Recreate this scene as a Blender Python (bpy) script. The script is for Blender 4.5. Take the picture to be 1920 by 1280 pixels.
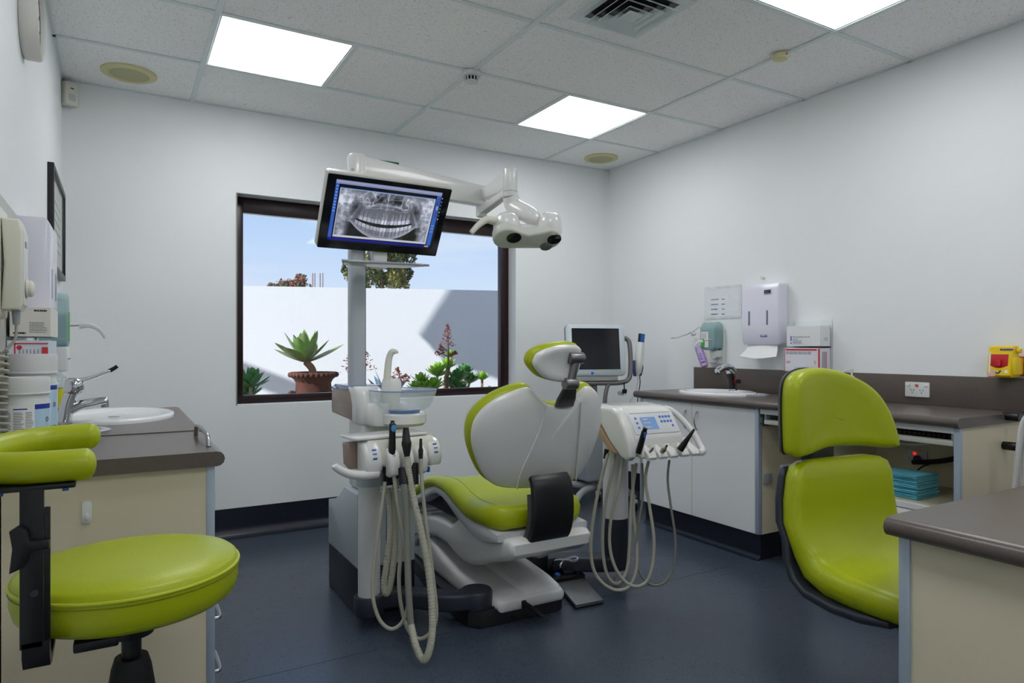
import bpy, bmesh, math, random
import numpy as np
from math import sin, cos, pi, radians, sqrt, atan2
from mathutils import Vector, Matrix

random.seed(7)
for o in list(bpy.data.objects): bpy.data.objects.remove(o)
SC = bpy.context.scene
COL = SC.collection

# ------------------------------------------------------------------ camera, sky, sun, exposure
FPX, HOR, YAW, CAMZ = 1258.0, 650.5, radians(30.3), 1.12
cd = bpy.data.cameras.new('camera'); cam = bpy.data.objects.new('camera', cd); COL.objects.link(cam)
cam.location = (0, 0, CAMZ); cam.rotation_euler = (pi/2, 0, -YAW)
cd.sensor_width = 36.0; cd.lens = FPX/1920*36.0; cd.shift_y = (HOR-640)/1920; cd.clip_start = .02; cd.clip_end = 400
SC.camera = cam
SC.view_settings.view_transform = 'Standard'; SC.view_settings.look = 'None'
SC.view_settings.gamma = 1.0; SC.view_settings.exposure = 0.0; SC.view_settings.use_curve_mapping = False

wd = bpy.data.worlds.new('sky'); SC.world = wd; wd.use_nodes = True
nt = wd.node_tree; nt.nodes.clear()
wo = nt.nodes.new('ShaderNodeOutputWorld'); wb = nt.nodes.new('ShaderNodeBackground')
wt = nt.nodes.new('ShaderNodeTexCoord'); ws = nt.nodes.new('ShaderNodeSeparateXYZ')
wr = nt.nodes.new('ShaderNodeValToRGB'); wn = nt.nodes.new('ShaderNodeTexNoise'); wmx = nt.nodes.new('ShaderNodeMix'); wmx.data_type = 'RGBA'
wcr = nt.nodes.new('ShaderNodeValToRGB'); wmp = nt.nodes.new('ShaderNodeMapping')
nt.links.new(wt.outputs['Generated'], ws.inputs[0]); nt.links.new(ws.outputs['Z'], wr.inputs[0])
nt.links.new(wt.outputs['Generated'], wmp.inputs[0]); wmp.inputs['Scale'].default_value = (1.2, 1.2, 7)
nt.links.new(wmp.outputs[0], wn.inputs['Vector']); wn.inputs['Scale'].default_value = 2.3; wn.inputs['Detail'].default_value = 5
e = wr.color_ramp.elements
e[0].position = 0.0; e[0].color = (.80, .87, .98, 1)
e[1].position = 1.0; e[1].color = (.09, .20, .52, 1)
e2 = wr.color_ramp.elements.new(.16); e2.color = (.53, .71, .97, 1)
e3 = wr.color_ramp.elements.new(.4); e3.color = (.24, .43, .78, 1)
wcr.color_ramp.elements[0].position = .47; wcr.color_ramp.elements[1].position = .68
nt.links.new(wn.outputs['Fac'], wcr.inputs[0]); nt.links.new(wcr.outputs[0], wmx.inputs['Factor'])
nt.links.new(wr.outputs[0], wmx.inputs['A']); wmx.inputs['B'].default_value = (.78, .85, .95, 1)
nt.links.new(wmx.outputs['Result'], wb.inputs['Color']); wb.inputs['Strength'].default_value = 1.0
nt.links.new(wb.outputs[0], wo.inputs[0])

SUN_DIR = Vector((.74, .22, -.60)).normalized()
sd = bpy.data.lights.new('sun', 'SUN'); sun = bpy.data.objects.new('sun', sd); COL.objects.link(sun)
sd.energy = 5.6; sd.angle = radians(.6); sd.color = (1.0, .975, .94)
sun.rotation_euler = SUN_DIR.to_track_quat('-Z', 'Y').to_euler(); sun.location = (-6, 5, 9)
PANEL_POWER = 9.6            # emission of the ceiling panel diffusers

# ------------------------------------------------------------------ room numbers (metres)
XL, XR, YB, YF, ZC = -.264, 3.371, 4.247, -1.35, 2.53
SY, CY = sin(YAW), cos(YAW)
def ray(u, v):                      # direction in the room of a photograph pixel (1920 x 1280)
    a = u-960; return Vector((SY*FPX+CY*a, CY*FPX-SY*a, HOR-v))
def PX(u, v, X): d = ray(u, v); t = X/d.x; return Vector((X, d.y*t, CAMZ+d.z*t))
def PY(u, v, Y): d = ray(u, v); t = Y/d.y; return Vector((d.x*t, Y, CAMZ+d.z*t))
def PZ(u, v, Z): d = ray(u, v); t = (Z-CAMZ)/d.z; return Vector((d.x*t, d.y*t, Z))
def PD(u, v, D): d = ray(u, v); t = D/FPX; return Vector((d.x*t, d.y*t, CAMZ+d.z*t))   # D metres along the view axis

# ------------------------------------------------------------------ materials
def lin(c):
    return tuple(((x/255)/12.92 if x/255 <= .04045 else ((x/255+.055)/1.055)**2.4) for x in c)
MATS = {}
def M(name, rgb, rough=.5, metal=0., var=.0, vscale=6., bump=0., bscale=60., spec=.5, emit=0., coat=0., alpha=1., trans=0., ior=1.45):
    if name in MATS: return MATS[name]
    m = bpy.data.materials.new(name); m.use_nodes = True; n = m.node_tree.nodes; l = m.node_tree.links
    p = n['Principled BSDF']; c = lin(rgb)
    p.inputs['Roughness'].default_value = rough; p.inputs['Metallic'].default_value = metal
    p.inputs['Specular IOR Level'].default_value = spec; p.inputs['IOR'].default_value = ior
    p.inputs['Coat Weight'].default_value = coat; p.inputs['Coat Roughness'].default_value = .08
    p.inputs['Base Color'].default_value = (*c, 1); p.inputs['Transmission Weight'].default_value = trans
    p.inputs['Alpha'].default_value = alpha
    tc = n.new('ShaderNodeTexCoord')
    nz = n.new('ShaderNodeTexNoise'); nz.inputs['Scale'].default_value = vscale; nz.inputs['Detail'].default_value = 4
    l.new(tc.outputs['Object'], nz.inputs['Vector'])
    if var > 0:
        r = n.new('ShaderNodeValToRGB'); r.color_ramp.elements[0].position = .3; r.color_ramp.elements[1].position = .7
        r.color_ramp.elements[0].color = (*[x*(1-var) for x in c], 1); r.color_ramp.elements[1].color = (*[min(1, x*(1+var)) for x in c], 1)
        l.new(nz.outputs['Fac'], r.inputs[0]); l.new(r.outputs[0], p.inputs['Base Color'])
    if bump > 0:
        b = n.new('ShaderNodeBump'); b.inputs['Strength'].default_value = bump; b.inputs['Distance'].default_value = .01
        n2 = n.new('ShaderNodeTexNoise'); n2.inputs['Scale'].default_value = bscale; n2.inputs['Detail'].default_value = 3
        l.new(tc.outputs['Object'], n2.inputs['Vector']); l.new(n2.outputs['Fac'], b.inputs['Height']); l.new(b.outputs[0], p.inputs['Normal'])
    if emit > 0:
        p.inputs['Emission Color'].default_value = (*c, 1); p.inputs['Emission Strength'].default_value = emit
    MATS[name] = m; return m

def speck_mat(name, rgb, dark, scale, thr, rough, bump=0.):
    m = M(name, rgb, rough); n = m.node_tree.nodes; l = m.node_tree.links; p = n['Principled BSDF']
    tc = n.new('ShaderNodeTexCoord'); v = n.new('ShaderNodeTexVoronoi'); v.inputs['Scale'].default_value = scale
    nz = n.new('ShaderNodeTexNoise'); nz.inputs['Scale'].default_value = scale*.35; nz.inputs['Detail'].default_value = 3
    l.new(tc.outputs['Object'], v.inputs['Vector']); l.new(tc.outputs['Object'], nz.inputs['Vector'])
    mm = n.new('ShaderNodeMath'); mm.operation = 'MULTIPLY'; l.new(v.outputs['Distance'], mm.inputs[0]); l.new(nz.outputs['Fac'], mm.inputs[1])
    r = n.new('ShaderNodeValToRGB'); r.color_ramp.elements[0].position = thr*.75; r.color_ramp.elements[1].position = thr
    r.color_ramp.elements[0].color = (*lin(dark), 1); r.color_ramp.elements[1].color = (*lin(rgb), 1)
    l.new(mm.outputs[0], r.inputs[0]); l.new(r.outputs[0], p.inputs['Base Color'])
    if bump:
        b = n.new('ShaderNodeBump'); b.inputs['Strength'].default_value = bump; b.inputs['Distance'].default_value = .004
        l.new(r.outputs[0], b.inputs['Height']); l.new(b.outputs[0], p.inputs['Normal'])
    return m

def clear_mat(name, tint, gloss=.08, rough=.03, fres=1.):
    m = bpy.data.materials.new(name); m.use_nodes = True; n = m.node_tree.nodes; l = m.node_tree.links; n.clear()
    o = n.new('ShaderNodeOutputMaterial'); t = n.new('ShaderNodeBsdfTransparent'); g = n.new('ShaderNodeBsdfGlossy')
    f = n.new('ShaderNodeLayerWeight'); f.inputs['Blend'].default_value = .5; pw = n.new('ShaderNodeMath'); pw.operation = 'POWER'; pw.inputs[1].default_value = 5.; l.new(f.outputs['Facing'], pw.inputs[0]); x = n.new('ShaderNodeMixShader')
    t.inputs['Color'].default_value = (*tint, 1); g.inputs['Roughness'].default_value = rough
    ml = n.new('ShaderNodeMath'); ml.operation = 'MULTIPLY_ADD'; ml.inputs[1].default_value = fres; ml.inputs[2].default_value = gloss
    l.new(pw.outputs[0], ml.inputs[0]); l.new(ml.outputs[0], x.inputs[0]); l.new(t.outputs[0], x.inputs[1]); l.new(g.outputs[0], x.inputs[2])
    l.new(x.outputs[0], o.inputs[0]); MATS[name] = m; return m
def milky_mat(name, rgb, mix):          # translucent plastic: part clear, part body colour
    m = M(name, rgb, .2); n = m.node_tree.nodes; l = m.node_tree.links
    o = [q for q in n if q.type == 'OUTPUT_MATERIAL'][0]; p = n['Principled BSDF']
    t = n.new('ShaderNodeBsdfTransparent'); x = n.new('ShaderNodeMixShader'); x.inputs[0].default_value = mix
    t.inputs['Color'].default_value = (*[min(1, .5+.5*c) for c in lin(rgb)], 1)
    l.new(t.outputs[0], x.inputs[1]); l.new(p.outputs[0], x.inputs[2]); l.new(x.outputs[0], o.inputs[0]); return m

wallp = M('wall_paint', (238, 241, 242), .55, var=.01, vscale=1.5, bump=.04, bscale=160)
tilem = speck_mat('ceiling_tile_face', (250, 251, 249), (156, 160, 156), 135, .105, .9, .3)
teem = M('ceiling_tee', (224, 232, 232), .45)
floorm = speck_mat('floor_vinyl', (66, 75, 88), (48, 56, 68), 130, .13, .27)
skirtm = M('skirting_vinyl', (26, 32, 44), .32, var=.1, vscale=40)
greenv = M('green_vinyl', (167, 180, 8), .36, var=.04, vscale=5, bump=.05, bscale=220)
whitep = M('white_gloss_plastic', (226, 227, 224), .22, coat=.4)
whitem = M('white_satin_plastic', (216, 218, 217), .4)
ivory = M('ivory_plastic', (222, 222, 208), .35)
greyp = M('grey_plastic', (150, 156, 162), .4)
lgreyp = M('pale_grey_panel', (178, 186, 192), .35)
darkp = M('anthracite_plastic', (44, 50, 60), .38)
blackp = M('black_plastic', (20, 21, 23), .35)
blackr = M('black_rubber', (14, 14, 15), .55)
chrome = M('chrome', (205, 208, 212), .08, 1.)
steel = M('brushed_steel', (170, 172, 174), .32, 1., var=.06, vscale=40)
satinm = M('satin_grey_metal', (130, 130, 130), .35, .85)
alum = M('aluminium_edge', (176, 190, 206), .35, .3)
topm = speck_mat('taupe_laminate', (96, 87, 81), (74, 66, 62), 260, .13, .3)
cream = M('cream_laminate', (222, 212, 184), .42, var=.01, vscale=3)
whitel = M('white_laminate', (242, 243, 242), .38)
ceram = M('white_ceramic', (236, 237, 238), .12, coat=.5)
hosem = M('hose_rubber', (176, 176, 158), .5)
hosed = M('hose_rubber_dark', (128, 130, 120), .5)
taupe = M('taupe_gloss', (148, 128, 116), .3)
tan = M('tan_gloss', (176, 146, 112), .35)
bluep = M('blue_plastic', (38, 104, 190), .35)
bluet = M('blue_print', (72, 120, 200), .5)
navyt = M('navy_print', (30, 60, 160), .5)
greyt = M('grey_print', (120, 124, 128), .6)
blackt = M('black_print', (40, 42, 46), .6)
redt = M('red_print', (206, 40, 52), .5)
paper = M('white_paper', (238, 239, 240), .6)
framew = M('window_frame_paint', (34, 10, 14), .3)
winglass = clear_mat('window_glass', (.98, .99, 1.), .015, fres=.5)
acryl = clear_mat('clear_acrylic', (.99, .995, .995), .01, fres=.15)
bowlg = milky_mat('spittoon_glass', (238, 243, 246), .24)
tealg = milky_mat('teal_soap', (186, 214, 214), .5)
darks = M('screen_glass', (20, 24, 28), .06, spec=.6)

# ------------------------------------------------------------------ mesh building
def root_of(o):
    while o.parent: o = o.parent
    return o
def tag(o, label=None, cat=None, group=None, kind=None):
    if label: o['label'] = label
    if cat: o['category'] = cat
    if group: o['group'] = group
    if kind: o['kind'] = kind
    return o
def thing(name, loc, label, cat, group=None):
    o = bpy.data.objects.new(name, None); COL.objects.link(o); o.location = loc; o.empty_display_size = .05
    return tag(o, label, cat, group)

def smooth_path(pts, n=8, closed=False):
    P = [Vector(p) for p in pts]; out = []; N = len(P)
    rng = range(N) if closed else range(N-1)
    for i in rng:
        if closed: p0, p1, p2, p3 = P[(i-1) % N], P[i], P[(i+1) % N], P[(i+2) % N]
        else: p0, p1, p2, p3 = P[max(i-1, 0)], P[i], P[i+1], P[min(i+2, N-1)]
        for k in range(n):
            t = k/n
            out.append(.5*((2*p1)+(-p0+p2)*t+(2*p0-5*p1+4*p2-p3)*t*t+(-p0+3*p1-3*p2+p3)*t**3))
    if not closed: out.append(P[-1])
    return out

class MB:
    def __init__(s): s.v = []; s.f = []
    def add(s, v, f):
        b = len(s.v); s.v += [Vector(q) for q in v]; s.f += [[b+i for i in q] for q in f]; return s
    def addbm(s, bm, mtx=None):
        bm.verts.ensure_lookup_table(); bm.verts.index_update()
        s.add([(mtx @ q.co) if mtx else q.co for q in bm.verts], [[q.index for q in fc.verts] for fc in bm.faces]); bm.free(); return s
    def box(s, x0, x1, y0, y1, z0, z1, r=0., seg=2, mtx=None):
        bm = bmesh.new(); bmesh.ops.create_cube(bm, size=1)
        for q in bm.verts: q.co = Vector(((x0+x1)/2+q.co.x*(x1-x0), (y0+y1)/2+q.co.y*(y1-y0), (z0+z1)/2+q.co.z*(z1-z0)))
        if r > 0: bmesh.ops.bevel(bm, geom=bm.edges[:], offset=r, segments=seg, profile=.5, affect='EDGES')
        return s.addbm(bm, mtx)
    def prism(s, poly, a, b, fr, r=0., seg=2):
        """polygon of 2-D points extruded from a to b; fr(x, y, d) -> world point"""
        bm = bmesh.new(); n = len(poly)
        A = [bm.verts.new(fr(x, y, a)) for x, y in poly]; B = [bm.verts.new(fr(x, y, b)) for x, y in poly]
        bm.faces.new(A[::-1]); bm.faces.new(B)
        for i in range(n): bm.faces.new((A[i], A[(i+1) % n], B[(i+1) % n], B[i]))
        bmesh.ops.recalc_face_normals(bm, faces=bm.faces[:])
        if r > 0:
            es = [e for e in bm.edges if any(len(f.verts) > 4 or f in (bm.faces[:2]) for f in e.link_faces)]
            bmesh.ops.bevel(bm, geom=es, offset=r, segments=seg, profile=.5, affect='EDGES', clamp_overlap=True)
        return s.addbm(bm)
    def loft(s, rings, cap0=True, cap1=True, closed=True):
        n = len(rings[0]); b = len(s.v)
        for R in rings: s.v += [Vector(q) for q in R]
        m = n if closed else n-1
        for i in range(len(rings)-1):
            for k in range(m):
                s.f.append([b+i*n+k, b+i*n+(k+1) % n, b+(i+1)*n+(k+1) % n, b+(i+1)*n+k])
        if closed and cap0: s.f.append([b+k for k in range(n)][::-1])
        if closed and cap1: s.f.append([b+(len(rings)-1)*n+k for k in range(n)])
        return s
    def tube(s, path, r, n=10, cap=True, sx=1., up=None):
        P = [Vector(p) for p in path]; rings = []; N = len(P)
        T0 = (P[1]-P[0]).normalized()
        U = Vector(up) if up else (Vector((0, 0, 1)) if abs(T0.z) < .9 else Vector((1, 0, 0)))
        for i, p in enumerate(P):
            T = (P[min(i+1, N-1)]-P[max(i-1, 0)]).normalized()
            U = (U-T*U.dot(T))
            if U.length < 1e-6: U = T.orthogonal()
            U.normalize(); S = T.cross(U)
            rr = r(i/(N-1)) if callable(r) else r
            rings.append([p+U*(rr*cos(2*pi*k/n))+S*(rr*sx*sin(2*pi*k/n)) for k in range(n)])
        return s.loft(rings, cap, cap)
    def cyl(s, p0, p1, r0, r1=None, n=24, bev=0.):
        p0, p1 = Vector(p0), Vector(p1); r1 = r0 if r1 is None else r1
        if bev <= 0: return s.tube([p0, p1], lambda t: r0+(r1-r0)*t, n)
        d = (p1-p0).normalized()*bev
        return s.tubeR([p0, p0+d*.3, p0+d, p1-d, p1-d*.3, p1], [r0-bev, r0-bev*.3, r0, r1, r1-bev*.3, r1-bev], n)
    def tubeR(s, pts, rad, n=20):
        N = len(pts); P = [Vector(p) for p in pts]; T = (P[-1]-P[0]).normalized()
        U = T.orthogonal().normalized(); S = T.cross(U)
        return s.loft([[p+U*(q*cos(2*pi*k/n))+S*(q*sin(2*pi*k/n)) for k in range(n)] for p, q in zip(P, rad)])
    def lathe(s, prof, c, n=32, sx=1., sy=1., axis=None, cap0=False, cap1=False):
        """profile of (radius, height); axis = optional matrix placing the lathe"""
        c = Vector(c); rings = []
        for r, z in prof:
            R = [Vector((r*sx*cos(2*pi*k/n), r*sy*sin(2*pi*k/n), z)) for k in range(n)]
            rings.append([(axis @ q if axis else q)+c for q in R])
        return s.loft(rings, cap0, cap1)
    def ball(s, c, r, sx=1, sy=1, sz=1, n=16, m=10):
        prof = [(max(1e-4, r*sin(pi*i/m)), -r*cos(pi*i/m)) for i in range(m+1)]
        c = Vector(c); b = len(s.v); s.lathe(prof, (0, 0, 0), n, cap0=True, cap1=True)
        for i in range(b, len(s.v)): q = s.v[i]; s.v[i] = Vector((q.x*sx, q.y*sy, q.z*sz))+c
        return s
    def quad(s, a, b, c, d): return s.add([a, b, c, d], [[0, 1, 2, 3]])
    def shell(s, outline, prof, fr, cen=None, capin=True, dome0=None, dome1=None):
        """outline (closed 2-D points), prof = [(inset, depth)...]; inset measured towards the inside"""
        n = len(outline); O = [Vector((x, y)) for x, y in outline]
        area = sum(O[i].x*O[(i+1) % n].y-O[(i+1) % n].x*O[i].y for i in range(n)); sg = 1 if area > 0 else -1
        nor = []
        for i in range(n):
            t = O[(i+1) % n]-O[i-1]; t.normalize(); nor.append(Vector((-t.y, t.x))*sg)
        c = Vector(cen) if cen else sum(O, Vector((0, 0)))/n
        rings = [[fr(*(O[i]+nor[i]*ins), d) for i in range(n)] for ins, d in prof]
        if dome0 is not None:
            pre = []
            for q in (.15, .45, .75):
                ins, d = prof[0]; pre.append([fr(*(c+((O[i]+nor[i]*ins)-c)*q), d+(dome0-d)*(1-q*q)) for i in range(n)])
            rings = pre+rings
        if dome1 is not None:
            ins, d = prof[-1]
            for q in (.75, .45, .15):
                rings.append([fr(*(c+((O[i]+nor[i]*ins)-c)*q), d+(dome1-d)*(1-q*q)) for i in range(n)])
        return s.loft(rings)
    def xf(s, m, start=0):
        for i in range(start, len(s.v)): s.v[i] = m @ s.v[i]
        return s
    def warp(s, fn, start=0):
        for i in range(start, len(s.v)): s.v[i] = Vector(fn(*s.v[i]))
        return s
    def build(s, name, mat, parent=None, smooth=35, origin=None, label=None, cat=None, group=None, kind=None, sub=0, link=True):
        me = bpy.data.meshes.new(name)
        if parent is not None: org = root_of(parent).location.copy()
        elif origin is not None: org = Vector(origin)
        else:
            xs = [q.x for q in s.v]; ys = [q.y for q in s.v]; zs = [q.z for q in s.v]
            org = Vector(((min(xs)+max(xs))/2, (min(ys)+max(ys))/2, min(zs)))
        me.from_pydata([tuple(q-org) for q in s.v], [], s.f); me.update()
        bm = bmesh.new(); bm.from_mesh(me); bmesh.ops.recalc_face_normals(bm, faces=bm.faces[:]); bm.to_mesh(me); bm.free()
        if smooth:
            me.shade_smooth()
            if smooth < 180: me.set_sharp_from_angle(angle=radians(smooth))
        me.materials.append(mat)
        o = bpy.data.objects.new(name, me)
        if link: COL.objects.link(o)
        if parent is not None: o.parent = parent
        else: o.location = org
        if sub:
            md = o.modifiers.new('subdivision', 'SUBSURF'); md.levels = sub; md.render_levels = sub
        return tag(o, label, cat, group, kind)

def copy_part(src, parent, loc=None, rot=None):
    c = src.copy(); COL.objects.link(c); c.parent = parent
    if loc is not None: c.location = loc
    if rot is not None: c.rotation_euler = rot
    return c

def FR(o, X, Y, N):                 # local 2-D frame -> world
    o, X, Y, N = Vector(o), Vector(X), Vector(Y), Vector(N)
    return lambda x, y, d: o+X*x+Y*y+N*d

def text(name, body, size, o, X, Y, mat, parent, align='LEFT', ext=.0002, sx=1.):
    """flat lettering standing proud of a face; o = baseline start, X = reading direction, Y = up"""
    cu = bpy.data.curves.new(name, 'FONT'); cu.body = body; cu.size = size; cu.align_x = align; cu.extrude = ext; cu.resolution_u = 2
    t = bpy.data.objects.new(name+'_tmp', cu); COL.objects.link(t)
    dg = bpy.context.evaluated_depsgraph_get(); dg.update()
    me = bpy.data.meshes.new_from_object(t.evaluated_get(dg)); bpy.data.objects.remove(t); bpy.data.curves.remove(cu)
    X, Y = Vector(X).normalized(), Vector(Y).normalized(); N = X.cross(Y); org = root_of(parent).location
    for q in me.vertices: q.co = Vector(o)+X*(q.co.x*sx)+Y*q.co.y+N*(q.co.z+ext)-org
    me.name = name; me.materials.clear(); me.materials.append(mat)
    ob = bpy.data.objects.new(name, me); COL.objects.link(ob); ob.parent = parent; return ob

def printlines(name, o, X, Y, w, h, rows, mat, parent, fill=.55, seed=1, words=True):
    """rows of tiny illegible print as flat dashes"""
    rnd = random.Random(seed); mb = MB(); X, Y = Vector(X).normalized(), Vector(Y).normalized(); N = X.cross(Y)
    o = Vector(o)+N*.0004; dh = h/rows
    for i in range(rows):
        x = 0; end = w*rnd.uniform(.75, 1.)
        while x < end-.004*w:
            L = min(w*rnd.uniform(.05, .16) if words else end, end-x); y = h-(i+1)*dh+dh*.25
            a = o+X*x+Y*y; mb.quad(a, a+X*L, a+X*L+Y*(dh*fill), a+Y*(dh*fill)); x += L+w*.02
    return mb.build(name, mat, parent, smooth=0)
def rounded(w, h, r, n=5, cx=0., cy=0.):
    out = []
    for qx, qy, a0 in ((1, 1, 0), (-1, 1, 90), (-1, -1, 180), (1, -1, 270)):
        for k in range(n+1):
            a = radians(a0+90*k/n); out.append((cx+qx*(w/2-r)+r*cos(a), cy+qy*(h/2-r)+r*sin(a)))
    return out
def ellipse(a, b, n=32, cx=0., cy=0.): return [(cx+a*cos(2*pi*k/n), cy+b*sin(2*pi*k/n)) for k in range(n)]
# ================================================================== THE SETTING
def structure(mb, name, mat, parent=None, smooth=0, origin=None):
    return mb.build(name, mat, parent, smooth=smooth, origin=origin, kind='structure')

fl = structure(MB().box(XL-.12, XR+.12, YF-.12, YB+.3, -.12, -.004), 'floor', skirtm, origin=(1.5, 1.5, -.12))
for y0, y1 in ((YF-.1, 2.398), (2.401, YB+.02)):
    MB().box(XL-.02, XR+.02, y0, y1, -.004, 0).build('vinyl_sheet', floorm, fl, smooth=0)
structure(MB().box(XL-.12, XL, YF-.12, YB+.16, 0, ZC+.12), 'wall_left', wallp)
structure(MB().box(XR, XR+.12, YF-.12, YB+.16, 0, ZC+.12), 'wall_right', wallp)
structure(MB().box(XL, XR, YF-.12, YF, 0, ZC+.12), 'wall_front', wallp)
WX0, WX1, WZ0, WZ1 = .596, 2.514, .775, 2.033
wb_ = MB()
wb_.box(XL, WX0, YB, YB+.16, 0, ZC+.12); wb_.box(WX1, XR, YB, YB+.16, 0, ZC+.12)
wb_.box(WX0, WX1, YB, YB+.16, 0, WZ0); wb_.box(WX0, WX1, YB, YB+.16, WZ1, ZC+.12)
structure(wb_, 'wall_back', wallp)

# window: dark plum aluminium frame set back in the wall, one clear pane
wn_ = thing('window_1', ((WX0+WX1)/2, YB+.13, WZ0), None, None); tag(wn_, kind='structure')
YW0, YW1 = YB+.105, YB+.158
f_ = MB()
f_.box(WX0, WX0+.052, YW0, YW1, WZ0, WZ1, .004); f_.box(WX1-.066, WX1, YW0, YW1, WZ0, WZ1, .004)
f_.build('frame_stile', framew, wn_)
f_ = MB().box(WX0+.05, WX1-.064, YW0, YW1, WZ1-.092, WZ1, .004); f_.box(WX0+.05, WX1-.064, YW0, YW1, WZ0, WZ0+.05, .004)
f_.build('frame_rail', framew, wn_)
MB().box(WX0+.05, WX1-.06, YW0+.012, YW0+.02, WZ1-.1, WZ1-.094).build('bead', M('bead_silver', (200, 205, 208), .3, .5), wn_)
MB().box(WX0+.048, WX1-.06, YB+.13, YB+.136, WZ0+.045, WZ1-.09).build('pane', winglass, wn_, smooth=0)
MB().box(WX0-.004, WX0+.003, YB-.003, YB+.1, WZ0, WZ1).build('corner_bead', M('corner_bead', (150, 152, 152), .5), wn_)

# coved skirting
def cove(name, p0, p1, inward, h=.17, ext=.0):
    p0, p1, inw = Vector(p0), Vector(p1), Vector(inward)
    prof = [(0, h), (.004, h), (.004, .06)]+[(.004+.056*(1-cos(a)), .06-.06*sin(a)+.0006) for a in [radians(15*k) for k in range(1, 7)]]+[(0, 0)]
    mb = MB(); rings = [[p+inw*x+Vector((0, 0, z)) for x, z in prof] for p in (p0, p1)]
    mb.loft(rings); return structure(mb, name, skirtm, smooth=50)
cove('baseboard_back', (.245, YB, 0), (XR, YB, 0), (0, -1, 0))
cove('baseboard_right', (XR, YB, 0), (XR, 3.32, 0), (-1, 0, 0))
cove('baseboard_left', (XL, 3.5, 0), (XL, YB, 0), (1, 0, 0))

# ceiling: slab, tees and a tile for every cell of the grid
ce = structure(MB().box(XL-.1, XR+.1, YF-.1, YB+.14, ZC+.06, ZC+.12), 'ceiling', M('plenum', (120, 120, 120), .9), origin=(1.5, 1.5, ZC+.06))
TX = [.357, 1.557, 2.757]
ROWS = [YB, 3.66, 3.066, 2.466, 1.866, 1.266, .666, .066, -.534, -1.134, YF]
COLX = [XL]+TX+[XR]
PANELS = [(.357, 3.066), (2.157, 3.066), (2.157, 1.266), (.357, 1.266), (.357, -.534), (2.157, -.534)]     # lower-left corner of each 600 panel
VENT = (1.85, 2.175, .165)
def is_panel(x, y): return any(abs(x-a) < .02 and abs(y-b) < .02 for a, b in PANELS)
tilecache = {}
def tile(x0, x1, y0, y1):
    k = (round(x1-x0, 3), round(y1-y0, 3))
    if k not in tilecache:
        w, h = (x1-x0)/2-.002, (y1-y0)/2-.002
        o = MB().box(-w, w, -h, h, .001, .016, .0015, 1).build('tile', tilem, None, smooth=0, origin=(0, 0, 0)); tilecache[k] = o
        o.parent = ce
    else:
        o = tilecache[k].copy(); COL.objects.link(o)
    o.location = Vector(((x0+x1)/2, (y0+y1)/2, ZC))-ce.location
for j in range(len(ROWS)-1):
    ya, yb = ROWS[j+1], ROWS[j]
    for i in range(4):
        xa, xb = COLX[i], COLX[i+1]
        if i in (1, 2) and (is_panel(xa, ya) or is_panel(xa+.6, ya)):
            if is_panel(xa, ya): tile(xa+.6, xb, ya, yb)
            else: tile(xa, xa+.6, ya, yb)
        else: tile(xa, xb, ya, yb)
for x in TX: MB().box(x-.012, x+.012, YF, YB, ZC-.006, ZC+.0005, .001, 1).build('main_tee', teem, ce, smooth=0)
for y in ROWS[1:-1]:
    for i in range(4):
        xa, xb = COLX[i]+.012*(i > 0), COLX[i+1]-.012*(i < 3)
        MB().box(xa, xb, y-.012, y+.012, ZC-.004, ZC+.0005, .001, 1).build('cross_tee', teem, ce, smooth=0)
for px, py in PANELS:
    xm = px+.6 if px < 1 else px
    MB().box(xm-.012, xm+.012, py+.012, py+.588, ZC-.004, ZC+.0005, .001, 1).build('cross_tee', teem, ce, smooth=0)
MB().box(XL, XL+.014, YF, YB, ZC-.004, ZC+.0005).build('wall_angle', teem, ce, smooth=0)
MB().box(XR-.014, XR, YF, YB, ZC-.004, ZC+.0005).build('wall_angle', teem, ce, smooth=0)
MB().box(XL, XR, YB-.014, YB, ZC-.004, ZC+.0005).build('wall_angle', teem, ce, smooth=0)

# grey panel low on the left wall beside the camera
structure(MB().box(XL, XL+.004, .6, 2.44, .84, 1.505), 'trim_1', M('grey_wall_panel', (196, 196, 190), .4))

# ------------------------------------------------------------------ outside the window
structure(MB().box(XL-2.5, XR+2.5, YF-1, YB+.55, ZC+.13, ZC+.75), 'sky_block_roof', M('sky_block_grey', (120, 122, 126), .6))  # unseen roof block, added to cut the sky light reaching the garden wall
WP = PY(690, 600, 7.0); WD = Vector((.953, -.302, 0)).normalized(); WN = Vector((-.302, -.953, 0)).normalized()
def wallpt(u, v):
    d = ray(u, v); o = Vector((0, 0, CAMZ)); t = (Vector((WP.x, WP.y, 0))-Vector((0, 0, 0))).dot(WN)/Vector((d.x, d.y, 0)).dot(WN); return o+d*t
gw = wallpt(690, 540)
render_m = M('garden_render', (226, 229, 232), .9, bump=.16, bscale=26)
A = Vector((WP.x, WP.y, 0))-WD*7; B_ = Vector((WP.x, WP.y, 0))+WD*7
mb = MB(); fr = FR((WP.x, WP.y, 0), WD, (0, 0, 1), -WN)
mb.prism([(-7, 0), (7, 0), (7, gw.z), (-7, gw.z)], 0, .18, fr)
structure(mb, 'wall_garden', render_m)
structure(MB().box(-14, 16, YB+.16, 40, -.1, .33), 'ground', M('garden_gravel', (158, 150, 138), .95, var=.12, vscale=8, bump=.5, bscale=20))
def caster(name, pix, t, th=.12):  # adds an unseen floating board, shaped to throw this shadow onto the garden wall
    P = [wallpt(u, v)-SUN_DIR*t for u, v in pix]; mb = MB(); n = len(P)
    mb.add(P+[p-WN*-th for p in P], [list(range(n)), list(range(n, 2*n))[::-1]]+[[i, (i+1) % n, n+(i+1) % n, n+i] for i in range(n)])
    return structure(mb, name, M('shadow_caster_boards', (200, 200, 200), .8))
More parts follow.
